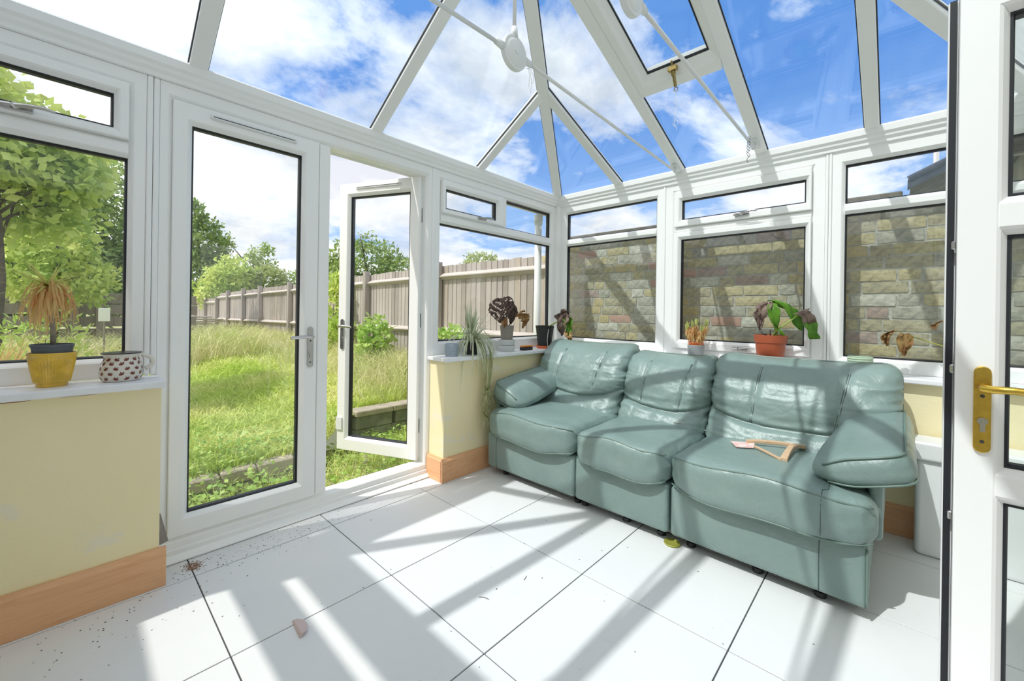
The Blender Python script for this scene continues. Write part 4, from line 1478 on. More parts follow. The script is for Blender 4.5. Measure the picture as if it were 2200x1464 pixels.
# ---------------- gutter and downpipe outside the corner
dp = thing('downpipe', 'white round rainwater downpipe outside the corner window', 'downpipe', (3.10, 2.56, -0.12))
MB().tube([(3.10, 2.565, -0.12), (3.10, 2.565, 2.08)], 0.034, 20).build('pipe', 'white_paint', dp, smooth=True)
MB().tube([(3.10, 2.565, 2.03), (3.10, 2.565, 2.12)], [0.040, 0.042], 20).build('socket', 'white_paint', dp, smooth=True)
m = MB()
pr_ = [(0.05 * math.cos(a), 0.05 * math.sin(a)) for a in np.linspace(PI, 2 * PI, 12)] + [(0.044 * math.cos(a), 0.044 * math.sin(a)) for a in np.linspace(2 * PI, PI, 12)]
m.extrude(pr_, XL - 0.1, XF + 0.1, lambda a, b, s: (s, 2.575 + a, 2.185 + b))
o = smooth_angle(m.build('rain_gutter', 'white_paint'))
tag(o, 'white half round rain gutter outside the eaves', 'gutter')

# ================================================================== SOFA
def axis_pts(h, r, n):
    k = 5
    a = list(np.linspace(-h, -(h - r), k + 1))[:-1]
    b = list(np.linspace(-(h - r), h - r, max(2, n)))
    c = list(np.linspace(h - r, h, k + 1))[1:]
    return a + b + c


def roundbox(h, r, n):
    """surface of a rounded box (half sizes h), verts array + quads"""
    if isinstance(n, int):
        n = (n, n, n)
    ax = [axis_pts(h[i], r, n[i]) for i in range(3)]
    idx, V, F = {}, [], []

    def vid(i, j, k):
        key = (i, j, k)
        if key not in idx:
            c = np.array([ax[0][i], ax[1][j], ax[2][k]])
            inner = np.clip(c, -(np.array(h) - r), np.array(h) - r)
            d = c - inner
            m = np.linalg.norm(d)
            p = inner + d / m * r if m > 1e-9 else c
            idx[key] = len(V)
            V.append(p)
        return idx[key]
    N = [len(a) for a in ax]
    for s in (0, N[0] - 1):
        for j in range(N[1] - 1):
            for k in range(N[2] - 1):
                F.append((vid(s, j, k), vid(s, j + 1, k), vid(s, j + 1, k + 1), vid(s, j, k + 1)))
    for s in (0, N[1] - 1):
        for i in range(N[0] - 1):
            for k in range(N[2] - 1):
                F.append((vid(i, s, k), vid(i + 1, s, k), vid(i + 1, s, k + 1), vid(i, s, k + 1)))
    for s in (0, N[2] - 1):
        for i in range(N[0] - 1):
            for j in range(N[1] - 1):
                F.append((vid(i, j, s), vid(i + 1, j, s), vid(i + 1, j + 1, s), vid(i, j + 1, s)))
    return np.array(V), F


def cushion(name, h, r, n, deform, parent, wr=0.004, wfn=None, mat='leather', seed=0):
    V, F = roundbox(h, r, n)
    L0 = V.copy()
    W = deform(V)
    m = MB()
    m.add(W.tolist(), F)
    o = m.build(name, mat, parent, smooth=True)
    me = o.data
    if wr > 0:
        nn = np.empty(len(me.vertices) * 3)
        me.vertices.foreach_get('normal', nn)
        nn = nn.reshape(-1, 3)
        co = np.empty(len(me.vertices) * 3)
        me.vertices.foreach_get('co', co)
        co = co.reshape(-1, 3)
        d = np.empty(len(co))
        for i in range(len(co)):
            l = L0[i]
            sc, am = wfn(l) if wfn else ((7, 7, 7), 1.0)
            a = noise.noise((l[0] * sc[0] + seed * 3.1, l[1] * sc[1] + seed * 1.7, l[2] * sc[2]))
            b = noise.noise((l[0] * sc[0] * 2.3 + 9 + seed, l[1] * sc[1] * 2.3, l[2] * sc[2] * 2.3 + seed))
            v = (1 - abs(a) * 2.2) * 0.7 + (1 - abs(b) * 2.2) * 0.35
            d[i] = wr * am * (v - 0.55)
        co += nn * d[:, None]
        me.vertices.foreach_set('co', co.ravel())
        me.update()
    return o


def sstep(a, b, x):
    t = np.clip((x - a) / (b - a), 0, 1)
    return t * t * (3 - 2 * t)


sofa = thing('leather_sofa', 'three seat sea green leather sofa with puffy cushions under the side windows', 'sofa', (2.45, 1.11, 0.0))


def pipe(path, deform, parent, r=0.0042, mat='leather_piping'):
    P = deform(np.array(path, float))
    m = MB().tube([tuple(p) for p in P], r, 8)
    return m.build('piping', mat, parent, smooth=True)


# base modules
for i, (a, b) in enumerate(((1.408, 2.165), (0.836, 1.404), (0.068, 0.826))):
    c = np.array([2.50, (a + b) / 2, 0.178])
    h = (0.43, (b - a) / 2, 0.126)
    def dfm(V, c=c, h=h):
        W = V.copy()
        f = sstep(0.0, 1.0, -V[:, 0] / h[0])
        W[:, 0] -= 0.012 * f * (1 - (V[:, 2] / h[2]) ** 2) * (1 - (V[:, 1] / h[1]) ** 4)
        return W + c
    base = cushion('base', h, 0.022, (10, 16, 10), dfm, sofa, wr=0.0015, seed=i)
    hx, hy, hz = h
    if i == 2:
        # vertical seam and corner piping on the end unit
        pipe([(-hx - 0.0005, -hy + 0.150, z) for z in np.linspace(-hz + 0.01, hz - 0.03, 12)], dfm, base, 0.0016, 'leather_seam')
        pipe([(-hx + 0.004, -hy + 0.003, z) for z in np.linspace(-hz + 0.01, hz - 0.02, 12)], dfm, base, 0.0042)
    if i == 0:
        pipe([(-hx - 0.0005, hy - 0.10, z) for z in np.linspace(-hz + 0.01, hz - 0.03, 12)], dfm, base, 0.0014, 'leather_seam')

# seat cushions
SEATS = ((1.398, 2.142), (0.832, 1.392), (0.043, 0.824))
for i, (a, b) in enumerate(SEATS):
    c = np.array([2.345, (a + b) / 2, 0.385])
    h = (0.335, (b - a) / 2, 0.082)
    def dfs(V, c=c, h=h, i=i):
        W = V.copy()
        u = V[:, 1] / h[1]
        q = V[:, 0] / h[0]
        top = sstep(-0.2, 0.9, V[:, 2] / h[2])
        W[:, 2] += 0.034 * top * (1 - np.abs(u) ** 2.4) * (1 - np.abs(q + 0.25) ** 2.2 * 0.45)
        f = sstep(0.55, 1.0, -q)
        W[:, 0] -= 0.020 * f * (1 - np.abs(u) ** 3)                     # front bows out
        low = sstep(0.2, 1.0, -V[:, 2] / h[2])
        W[:, 2] -= 0.030 * low * f * (1 - u ** 2)                      # front sags
        # front corners tucked back
        W[:, 0] += 0.045 * f * np.abs(u) ** 5
        W[:, 2] += 0.008 * np.sin(u * 5 + i) * f
        return W + c
    def wf(l, h=h):
        u = abs(l[1] / h[1]); q = -l[0] / h[0]
        am = 0.45 + 0.9 * max(0, u - 0.5) * 2 + 0.5 * max(0, q - 0.6)
        return (4.5, 11, 9), am
    s = cushion('seat_cushion', h, 0.055, (30, 34, 8), dfs, sofa, wr=0.0055, wfn=wf, seed=i + 3)
    hx, hy, hz = h
    k = 0.7071
    r_ = 0.055
    yy = np.linspace(-hy + 0.012, hy - 0.012, 40)
    pipe([(-hx + r_ * (1 - k), y, hz - r_ * (1 - k)) for y in yy], dfs, s)
    pipe([(-hx + r_ * (1 - k), y, -hz + r_ * (1 - k)) for y in yy], dfs, s)
    if i == 2:
        ys_ = -hy + 0.165
        sp = [(x, ys_ + 0.02 * math.sin(x * 4), hz) for x in np.linspace(0.0, -hx + r_, 10)] + [(-hx + r_ * (1 - math.sin(t)), ys_, hz - r_ + r_ * math.cos(t)) for t in np.linspace(0.2, PI / 2, 6)] + [(-hx, ys_, z) for z in np.linspace(hz - r_ - 0.01, -hz + 0.03, 5)]
        pipe(sp, dfs, s, 0.0016, 'leather_seam')

# back cushions
BACKS = ((1.420, 2.196, 0.938), (0.838, 1.412, 0.900), (-0.014, 0.826, 0.926))
for i, (a, b, zt) in enumerate(BACKS):
    z0 = 0.40
    h = (0.105, (b - a) / 2, (zt - z0) / 2)
    c = np.array([2.735, (a + b) / 2, (zt + z0) / 2])
    def dfb(V, c=c, h=h, i=i, wr=True):
        W = V.copy()
        u = V[:, 1] / h[1]
        v = V[:, 2] / h[2]
        fr = sstep(0.0, 0.9, -V[:, 0] / h[0])
        vs = -0.42 + 0.26 * u ** 2 + 0.03 * np.sin(3 * u + i)                     # smile seam
        up = sstep(-0.02, 0.30, v - vs)
        lo = 1 - up
        edge = (1 - np.abs(u) ** 4)
        puff = 0.055 * up * np.sin(np.clip((v - vs) / (1.02 - vs), 0, 1) * PI) ** 0.8 * (0.45 + 0.55 * edge)
        lum = 0.030 * lo * (1 - ((v + 0.75) / 0.6) ** 2 * 0.5) * edge
        W[:, 0] -= fr * (puff + lum)
        W[:, 0] += fr * 0.030 * np.exp(-((v - vs) / 0.045) ** 2)
        for us in (-0.44, 0.44):
            ux = us * (1 + 0.22 * (v + 0.3)) if us * (1 if i != 0 else 1) < 0 else us * (1 - 0.10 * (v + 0.3))
            W[:, 0] += fr * up * 0.014 * np.exp(-((u - ux) / 0.035) ** 2)
        W[:, 0] += 0.150 * (v + 0.2) * (h[2] / 0.27)                             # lean
        topc = sstep(0.6, 1.0, v)
        W[:, 2] += topc * 0.018 * (np.abs(u) ** 3 - 0.45)                        # ears at the top corners
        W[:, 1] += np.sign(u) * 0.012 * up * np.abs(u) ** 3
        return W + c
    def wf(l, h=h):
        u = abs(l[1] / h[1]); v = l[2] / h[2]
        am = 0.35 + 1.9 * max(0, u - 0.55) + 0.5 * max(0, -v - 0.1)
        return (5, 6 if u < 0.6 else 4.5, 17), am
    bk = cushion('backrest', h, 0.075, (6, 46, 46), dfb, sofa, wr=0.0125, wfn=wf, seed=i + 11)
    hx, hy, hz = h
    k = 0.7071
    r_ = 0.075
    # piping over the top and down the outer sides
    top = [(0.0, -hy + r_ * (1 - math.sin(t)), hz - r_ * (1 - math.cos(t))) for t in np.linspace(PI / 2, 0, 8)]
    path = [(0.0, -hy, z) for z in np.linspace(-0.10 * hz, hz - r_ - 0.005, 14)] + top + [(0.0, y, hz) for y in np.linspace(-hy + r_ + 0.01, hy - r_ - 0.01, 26)] + [(a_, -b_, c_) for a_, b_, c_ in top[::-1]] + [(0.0, hy, z) for z in np.linspace(hz - r_ - 0.005, -0.10 * hz, 14)]
    pipe(path, dfb, bk, 0.0050)
    # twin stitched seams
    for us in (-0.44, 0.44):
        for off in (-0.010, 0.010):
            pts = []
            for v in np.linspace(-0.36, 0.80, 30):
                ux = us * (1 + 0.22 * (v + 0.3)) if us < 0 else us * (1 - 0.10 * (v + 0.3))
                pts.append((-hx - 0.0005, (ux + off) * hy, v * hz))
            pipe(pts, dfb, bk, 0.0016, 'leather_seam')

# arms: lens shaped pads lying on the outer part of the end seats
def arm_deform(side):
    def f(V):
        W = V.copy()
        q = V[:, 0] / 0.33                 # -1 front .. 1 rear
        u = V[:, 1] / 0.165                # -1 outer .. 1 inner (before mirroring)
        w = V[:, 2]
        th = (1 - 0.50 * sstep(0.1, 1.0, u)) * (1.0 - 0.12 * sstep(0.2, 1, q))
        W[:, 2] = w * th
        W[:, 2] += 0.020 * (1 - q ** 2) * sstep(-0.5, 1, w / 0.06) * (1 - u ** 2)
        inner = 0.165 * u * (1 - 0.34 * sstep(-0.6, 1.0, q) * sstep(0, 1, u))
        ang = math.radians(-17)
        Y = inner * math.cos(ang) - W[:, 2] * math.sin(ang)
        Z = inner * math.sin(ang) + W[:, 2] * math.cos(ang)
        Z += 0.060 * (q + 1) / 2 * 1.3
        X = V[:, 0] + 0.04 * np.abs(u) ** 3 * (q < 0) * np.abs(q)
        if side > 0:
            return np.stack([2.425 + X, 0.098 + Y, 0.560 + Z], 1)
        return np.stack([2.445 + X, 2.055 - Y * 0.92, 0.552 + Z * 1.05], 1)
    return f


for side in (1, -1):
    fa = arm_deform(side)
    wf = lambda l: ((9, 4, 6), 0.4 + 0.9 * max(0, abs(l[1] / 0.165) - 0.3))
    a = cushion('arm_pad', (0.33, 0.165, 0.062), 0.05, (30, 20, 8), fa, sofa, wr=0.003 if side > 0 else 0.005, wfn=wf, seed=20 + side)
    hx, hy, hz, r_ = 0.33, 0.165, 0.062, 0.05
    for sgn in (1, -1):
        zz = sgn * (hz - r_ * 0.20)
        e = r_ * 0.42
        path = [(x, -hy + e * 0.6, zz) for x in np.linspace(0.30, -hx + r_, 16)] + [(-hx + r_ - (r_ - e * 0.5) * math.sin(t), -hy + r_ - (r_ - e * 0.5) * math.cos(t), zz) for t in np.linspace(0.2, PI / 2 - 0.2, 5)] + [(-hx + e * 0.5, y, zz) for y in np.linspace(-hy + r_, hy - r_, 18)]
        pipe(path, fa, a)
# side panels under the arms
for side, (ya, yb) in ((1, (0.030, 0.075)), (-1, (2.135, 2.180))):
    c = np.array([2.52, (ya + yb) / 2, 0.405])
    h = (0.36, (yb - ya) / 2, 0.115)
    cushion('side_panel', h, 0.020, (10, 4, 8), lambda V, c=c: V + c, sofa, wr=0.002, seed=30)
# chassis rail and feet
MB().box(2.13, 2.90, 0.08, 2.15, 0.036, 0.058).build('chassis', 'steel_dark', sofa)
for (x, y) in ((2.15, 2.05), (2.15, 1.43), (2.15, 1.375), (2.15, 1.10), (2.15, 0.90), (2.15, 0.745), (2.15, 0.45), (2.15, 0.22), (2.86, 2.05), (2.86, 1.40), (2.86, 0.80), (2.86, 0.20)):
    MB().lathe([(0.010, 0.0), (0.020, 0.0), (0.022, 0.004), (0.022, 0.022), (0.013, 0.026), (0.010, 0.040)], (x, y, 0.0), 14).build('foot', 'black_plastic', sofa)

# ================================================================== SMALL THINGS
def pot(name, mat, parent, c, r0, r1, h, wall_=0.004, rim=0.0, rimh=0.012, n=40, foot=0.0, fn=None, taper=1.0):
    """hollow pot: base radius r0, mouth radius r1"""
    pr = [(0.0, 0.0), (r0 * 0.92, 0.0), (r0, 0.004)]
    for t in np.linspace(0.08, 1, 9):
        pr.append((r0 + (r1 - r0) * t ** taper, 0.004 + (h - 0.004) * t))
    if rim > 0:
        pr = [p for p in pr if p[1] < h - rimh - 0.001]
        rr = r0 + (r1 - r0) * ((h - rimh) / h) ** taper
        pr += [(rr, h - rimh), (rr + rim, h - rimh + 0.001), (r1 + rim, h - 0.001), (r1 + rim - 0.001, h)]
    else:
        pr += [(r1 - wall_ * 0.3, h + 0.0015)]
    pr += [(r1 - wall_, h), (r1 - wall_ - 0.002, h * 0.8), (max(r0 - wall_, 0.005), h * 0.45), (0.0, h * 0.45)]
    o = MB().lathe(pr, c, n, fn=fn).build(name, mat, parent)
    return smooth_angle(o, 40)


def soil_disc(parent, c, r, bump=0.004):
    m = MB()
    m.lathe([(0.0, 0.0), (r, 0.0), (r * 0.98, bump), (r * 0.5, bump * 1.8), (0.0, bump * 2)], c, 24)
    return m.build('soil', 'soil', parent, smooth=True)


def arc_leaf(m, p0, az, length, rise, droop, w, n=7, twist=0.0, rnd=random):
    """strap leaf arching from p0"""
    d = Vector((math.cos(az), math.sin(az), 0))
    s = Vector((-math.sin(az), math.cos(az), 0))
    pts, ws, sd_ = [], [], []
    for i in range(n + 1):
        t = i / n
        pts.append(Vector(p0) + d * length * (t - 0.15 * t * t * min(droop, 1.0)) + Vector((0, 0, rise * t - droop * length * t * t)))
        ws.append(w * (0.55 + 1.4 * t * (1 - t)) * (1 - t ** 4) + 0.0004)
        q = twist * t
        sd_.append(s * math.cos(q) + Vector((0, 0, 1)) * math.sin(q))
    m.ribbon(pts, ws, sd_)


def leaf_grid(m, base, tip, side, width, bow, n=10, k=6, crinkle=0.0, slits=0, curl=0.0, shape='heart', seed=0, fold=0.0):
    """broad leaf between base and tip; side = half width vector direction; bow = vector pushed out at the middle"""
    rnd = random.Random(seed)
    base, tip, side, bow = Vector(base), Vector(tip), Vector(side).normalized(), Vector(bow)
    ax = (tip - base)
    nrm = ax.cross(side).normalized()
    V, F = [], []
    for i in range(n + 1):
        t = i / n
        if shape == 'heart':
            wv = width * (math.sin(PI * min(1, (t + 0.12) / 1.12) ** 0.75)) ** 0.8
        elif shape == 'oval':
            wv = width * (math.sin(PI * (0.04 + 0.94 * t))) ** 0.65
        else:
            wv = width * (1 - 0.25 * t) * (0.85 + 0.15 * math.sin(9 * t))
        for j in range(-k, k + 1):
            u = j / k
            p = base + ax * t + bow * math.sin(PI * t) + side * wv * u
            p += nrm * (fold * abs(u) * wv - curl * wv * u * u)
            p += nrm * crinkle * noise.noise((t * 6 + seed, u * 4, seed * 0.7)) + side * crinkle * 0.6 * noise.noise((t * 9, u * 3 + seed, 2.0))
            V.append(p)
    w = 2 * k + 1
    for i in range(n):
        for j in range(2 * k):
            if slits and 2 <= i < n - 1 and ((i + abs(int(j - k + 0.5))) % 4 == 1) and 1.2 < abs(j - k + 0.5) < k - 1.2:
                continue
            a = i * w + j
            F.append((a, a + 1, a + w + 1, a + w))
    m.add(V, F)


# ---------------- left sill
SL = 0.865
rib = lambda r, z, a: r * (1 + (0.022 * math.cos(44 * a) if 0.016 < z < 0.114 and r > 0.03 else 0))
pl1 = thing('ribbed_planter', 'mustard yellow ribbed ceramic planter on the left sill', 'planter', (-0.052, 2.325, SL))
pr = [(0.0, 0.0), (0.040, 0.0), (0.042, 0.003), (0.042, 0.013), (0.047, 0.016)] + [(0.0475 + 0.0165 * t, 0.016 + 0.100 * t) for t in np.linspace(0.04, 1, 10)] + [(0.066, 0.119), (0.066, 0.126), (0.064, 0.128), (0.061, 0.126), (0.058, 0.10), (0.0, 0.10)]
o = MB().lathe(pr, (-0.052, 2.325, SL), 176, fn=rib).build('bowl', 'mustard_glaze', pl1, smooth=True)
smooth_angle(o, 50)
pt = thing('dead_yucca', 'dried out yucca with drooping straw leaves standing in the yellow planter', 'plant', (-0.052, 2.325, SL + 0.101))
pot('nursery_pot', 'grey_plastic', pt, (-0.052, 2.325, SL + 0.101), 0.050, 0.0565, 0.058, 0.002, rim=0.002, rimh=0.012)
soil_disc(pt, (-0.052, 2.325, SL + 0.135), 0.052)
MB().tube([(-0.050, 2.325, SL + 0.13), (-0.052, 2.325, SL + 0.22), (-0.058, 2.325, SL + 0.30), (-0.062, 2.325, SL + 0.385)], [0.0085, 0.0075, 0.007, 0.006], 10).build('stem', 'stem_grey', pt, smooth=True)
ry = random.Random(2)
md, mg = MB(), MB()
for k in range(95):
    az = ry.uniform(0, 2 * PI)
    c0 = (-0.062 + ry.uniform(-.006, .006), 2.325 + ry.uniform(-.006, .006), SL + ry.uniform(0.325, 0.385))
    L = ry.uniform(0.055, 0.105)
    pts, ws, sd_ = [], [], []
    d = Vector((math.cos(az), math.sin(az), 0)); s = Vector((-math.sin(az), math.cos(az), 0))
    dr = ry.uniform(0.08, 0.20)
    up = ry.uniform(0.0, 0.03)
    for i in range(9):
        t = i / 8
        q = Vector(c0) + d * L * (1 - (1 - t) ** 2.2) * (1 - 0.25 * t) + Vector((0, 0, up * math.sin(PI * min(1, t * 2)) - dr * max(0, t - 0.15) ** 1.3))
        q += s * 0.006 * math.sin(4 * t + k)
        if abs(q.y - 2.325) > 0.075:
            q.y = 2.325 + math.copysign(0.075, q.y - 2.325)
        pts.append(q); ws.append(0.0034 * (1 - t ** 3) + 0.0003); sd_.append(s)
    md.ribbon(pts, ws, sd_)
for k in range(36):
    az = ry.uniform(0, 2 * PI)
    if math.sin(az) > 0.4:
        az = -az
    arc_leaf(mg, (-0.062, 2.325, SL + 0.375), az, ry.uniform(0.08, 0.18), ry.uniform(0.0, 0.12), ry.uniform(0.05, 0.5), 0.0030)
md.build('drooping_leaves', 'straw_leaf', pt, kind='stuff')
mg.build('upper_leaves', 'yellow_leaf', pt, kind='stuff')

cp = thing('printed_pot', 'cream bulbous pot with brown printed bugs and a loop handle', 'pot', (0.138, 2.325, SL))
prof = [(0.0, 0.0), (0.052, 0.0), (0.060, 0.006), (0.0655, 0.022), (0.066, 0.042), (0.062, 0.066), (0.055, 0.086), (0.0525, 0.095), (0.055, 0.104), (0.061, 0.111), (0.062, 0.1135), (0.060, 0.1150), (0.056, 0.1135), (0.050, 0.098), (0.056, 0.06), (0.050, 0.012), (0.0, 0.012)]
o = MB().lathe(prof, (0.138, 2.325, SL), 48).build('body', 'cream_glaze', cp, smooth=True)
smooth_angle(o, 60)
MB().lathe([(0.0605, 0.1110), (0.0628, 0.1122), (0.0634, 0.1138), (0.0618, 0.1158), (0.0600, 0.1152)], (0.138, 2.325, SL), 48).build('rim_line', 'print_black', cp)
ha = [(0.138 + 0.058 + 0.038 * math.sin(t) , 2.325 - 0.012, SL + 0.072 + 0.030 * math.cos(t)) for t in np.linspace(0.05, PI - 0.35, 12)]
MB().tube(ha, [0.0085] * 12, 10).build('loop_handle', 'cream_glaze', cp, smooth=True)
def prad(z):
    for (r0, z0), (r1, z1) in zip(prof[:9], prof[1:10]):
        if z0 <= z <= z1:
            return r0 + (r1 - r0) * (z - z0) / max(1e-6, z1 - z0)
    return 0.055
mb1, mb2 = MB(), MB()
rowz = (0.013, 0.033, 0.053, 0.073, 0.089)
def decal(m, a0, z0, ra, rz, n=12, rot=0.0, lift=0.0006):
    vs = []
    for kk in range(n):
        t = 2 * PI * kk / n
        dx_, dz_ = ra * math.cos(t), rz * math.sin(t)
        ex, ez = dx_ * math.cos(rot) - dz_ * math.sin(rot), dx_ * math.sin(rot) + dz_ * math.cos(rot)
        z = z0 + ez
        r = prad(z) + lift
        a = a0 + ex / r
        vs.append((0.138 + r * math.cos(a), 2.325 + r * math.sin(a), SL + z))
    r = prad(z0) + lift + 0.0003
    vs.append((0.138 + r * math.cos(a0), 2.325 + r * math.sin(a0), SL + z0))
    m.add(vs, [(kk, (kk + 1) % n, n) for kk in range(n)])
for ri, z0 in enumerate(rowz):
    for q in range(12):
        a0 = 2 * PI * (q + 0.5 * (ri % 2)) / 12 + 0.2
        rot = (0.35 if (q + ri) % 2 else -0.25)
        decal(mb1, a0, z0, 0.0085, 0.0050, rot=rot)
        r = prad(z0)
        decal(mb2, a0, z0, 0.0010, 0.0038, 8, rot, 0.0010)
        decal(mb2, a0 + 0.0060 / r, z0 + 0.0058, 0.0026, 0.0018, 8, 0, 0.0009)
        decal(mb2, a0 - 0.0022 / r, z0 + 0.0070, 0.0020, 0.0016, 8, 0, 0.0009)
mb1.build('printed_bugs', 'print_brown', cp)
mb2.build('printed_details', 'print_black', cp)

# ---------------- garden sill right of the open door
SR = 0.850
t1 = thing('blue_cup', 'small blue grey dimpled pot on the sill beside the open door', 'pot', (1.835, 2.30, SR))
dim = lambda r, z, a: r * (1 + 0.010 * math.sin(22 * a + (z * 900)) * math.sin(z * 420)) if r > 0.02 and z > 0.006 else r
o = MB().lathe([(0.0, 0.0), (0.040, 0.0), (0.043, 0.005)] + [(0.043 + 0.005 * math.sin(t * PI * 0.75), 0.005 + 0.080 * t) for t in np.linspace(0.05, 1, 16)] + [(0.0455, 0.0880), (0.0425, 0.086), (0.041, 0.04), (0.0, 0.04)], (1.835, 2.30, SR), 66, fn=dim).build('cup', 'blue_grey_glaze', t1, smooth=True)

sp = thing('spider_plant', 'trailing spider plant in a black pot spilling over the sill', 'plant', (2.035, 2.315, SR))
pot('pot', 'black_plastic', sp, (2.035, 2.315, SR), 0.046, 0.056, 0.092, 0.003, rim=0.002, rimh=0.016)
soil_disc(sp, (2.035, 2.315, SR + 0.070), 0.050)
rs = random.Random(4)
m1, m2 = MB(), MB()
for k in range(165):
    az = rs.uniform(PI * 0.80, 2.20 * PI)
    if rs.random() < 0.25:
        az = rs.uniform(0, PI)
    L = rs.uniform(0.14, 0.29) if math.sin(az) < 0.12 else rs.uniform(0.04, 0.075)
    arc_leaf(m1, (2.035 + rs.uniform(-.02, .02), 2.315 + rs.uniform(-.02, .015), SR + 0.075), az, L, rs.uniform(0.16, 0.42), rs.uniform(0.7, 2.2), 0.0054, n=12, twist=rs.uniform(-.6, .6))
for k in range(26):       # long fallen leaves and runners over the front edge
    x0 = 2.08 + rs.uniform(-0.07, 0.09)
    drop = rs.uniform(0.15, 0.42)
    pts = [Vector((2.04, 2.28, SR + 0.09)), Vector((x0 - 0.01, 2.225, SR + 0.10 + rs.uniform(-.02, .03))), Vector((x0, 2.185, SR + 0.02))] + [Vector((x0 + 0.012 * math.sin(q * 1.1 + k) - (x0 - 2.075) * 0.16 * q, 2.183 + 0.008 * math.sin(q + k), SR - drop * q / 5)) for q in range(1, 6)]
    m2.ribbon(pts, [0.0022] + [0.0030] * 5 + [0.002, 0.0006], [Vector((1, 0.2, 0))] * 8)
for k, (xa, za) in enumerate(((2.05, 0.56), (2.10, 0.53), (2.03, 0.46), (2.09, 0.47), (2.075, 0.60), (2.06, 0.41))):   # plantlets
    for q in range(34):
        az = rs.uniform(PI, 2 * PI) if rs.random() < 0.8 else rs.uniform(0, PI)
        arc_leaf(m2, (xa, 2.180, za), az, rs.uniform(0.03, 0.085) if math.sin(az) < 0 else 0.03, rs.uniform(-0.02, 0.09), rs.uniform(0.3, 1.6), 0.0028, n=6)
m1.build('arching_leaves', 'spider_leaf', sp, kind='stuff')
m2.build('runners', 'spider_dry', sp, kind='stuff')

st = [None, None]
for q in range(2):
    t2 = thing('white_saucer', ['lower of two thick white saucers under the grey brown pot', 'upper of two thick white saucers under the grey brown pot'][q], 'saucer', (2.415, 2.315, SR + 0.0485 * q), 'stacked white saucers')
    MB().lathe([(0.0, 0.0), (0.058, 0.0), (0.063, 0.004), (0.067, 0.040), (0.068, 0.046), (0.064, 0.048), (0.060, 0.044), (0.055, 0.010), (0.0, 0.010)], (2.415, 2.315, SR + 0.0485 * q), 40).build('dish', 'pale_glaze', t2, smooth=True)
    smooth_angle(t2.children[0], 45)
mo = thing('dead_monstera', 'dead cheese plant with dark split leaves in a grey brown pot', 'plant', (2.415, 2.315, SR + 0.0595))
b0 = (2.415, 2.315, SR + 0.0595)
pot('pot', 'taupe_plastic', mo, b0, 0.045, 0.056, 0.150, 0.003, rim=0.002, rimh=0.02)
soil_disc(mo, (2.415, 2.315, SR + 0.18), 0.049)
zt = SR + 0.19
stems = [((2.415, 2.315, zt), (2.37, 2.31, zt + 0.10), (2.335, 2.305, zt + 0.19)), ((2.42, 2.315, zt), (2.405, 2.31, zt + 0.08), (2.40, 2.31, zt + 0.17)), ((2.42, 2.315, zt), (2.47, 2.31, zt + 0.06), (2.545, 2.30, zt + 0.125))]
mst = MB()
for s in stems:
    mst.tube(s, [0.004, 0.0035, 0.003], 8)
mst.build('stems', 'twig', mo, smooth=True)
m = MB()
leaf_grid(m, (2.335, 2.305, zt + 0.245), (2.275, 2.255, zt + 0.045), (1, -0.55, 0.25), 0.108, (-0.015, -0.03, 0.01), n=16, k=9, crinkle=0.030, slits=1, curl=0.25, seed=1)
m.build('leaf', 'dead_leaf', mo, smooth=True, solid=0.0012, label='large dark leaf with slits')
m = MB()
leaf_grid(m, (2.40, 2.31, zt + 0.215), (2.425, 2.285, zt + 0.03), (1, -0.5, 0.0), 0.050, (0.0, -0.02, 0.0), n=10, k=5, crinkle=0.022, fold=0.9, seed=2)
m.build('leaf', 'dead_leaf', mo, smooth=True, solid=0.0012, label='narrow folded dark leaf')
m = MB()
leaf_grid(m, (2.295, 2.275, zt + 0.085), (2.35, 2.28, zt + 0.005), (0.8, -0.4, 0.5), 0.030, (0, -0.02, 0), n=8, k=4, crinkle=0.02, fold=0.5, seed=3)
m.build('leaf', 'rust_leaf', mo, smooth=True, solid=0.0012, label='curled rust coloured leaf tip')
m = MB()
leaf_grid(m, (2.52, 2.30, zt + 0.115), (2.575, 2.285, zt - 0.005), (0.9, -0.5, 0.35), 0.046, (0.03, -0.02, 0.03), n=10, k=5, crinkle=0.034, fold=0.6, seed=4)
leaf_grid(m, (2.50, 2.30, zt + 0.10), (2.605, 2.29, zt + 0.135), (0.3, -0.6, 0.7), 0.022, (0.0, -0.01, 0.02), n=8, k=3, crinkle=0.015, fold=0.6, seed=5)
m.build('leaf', 'rust_leaf', mo, smooth=True, solid=0.0012, label='curled brown and yellow leaf')

tb = thing('marker_box', 'small black case with an orange lid on the sill', 'case', (2.625, 2.285, SR))
MB().cbox(2.565, 2.685, 2.262, 2.310, SR, SR + 0.026, 0.004).build('case', 'black_plastic', tb)
MB().cbox(2.572, 2.700, 2.275, 2.312, SR + 0.0265, SR + 0.038, 0.003).build('lid', 'orange_bright', tb)

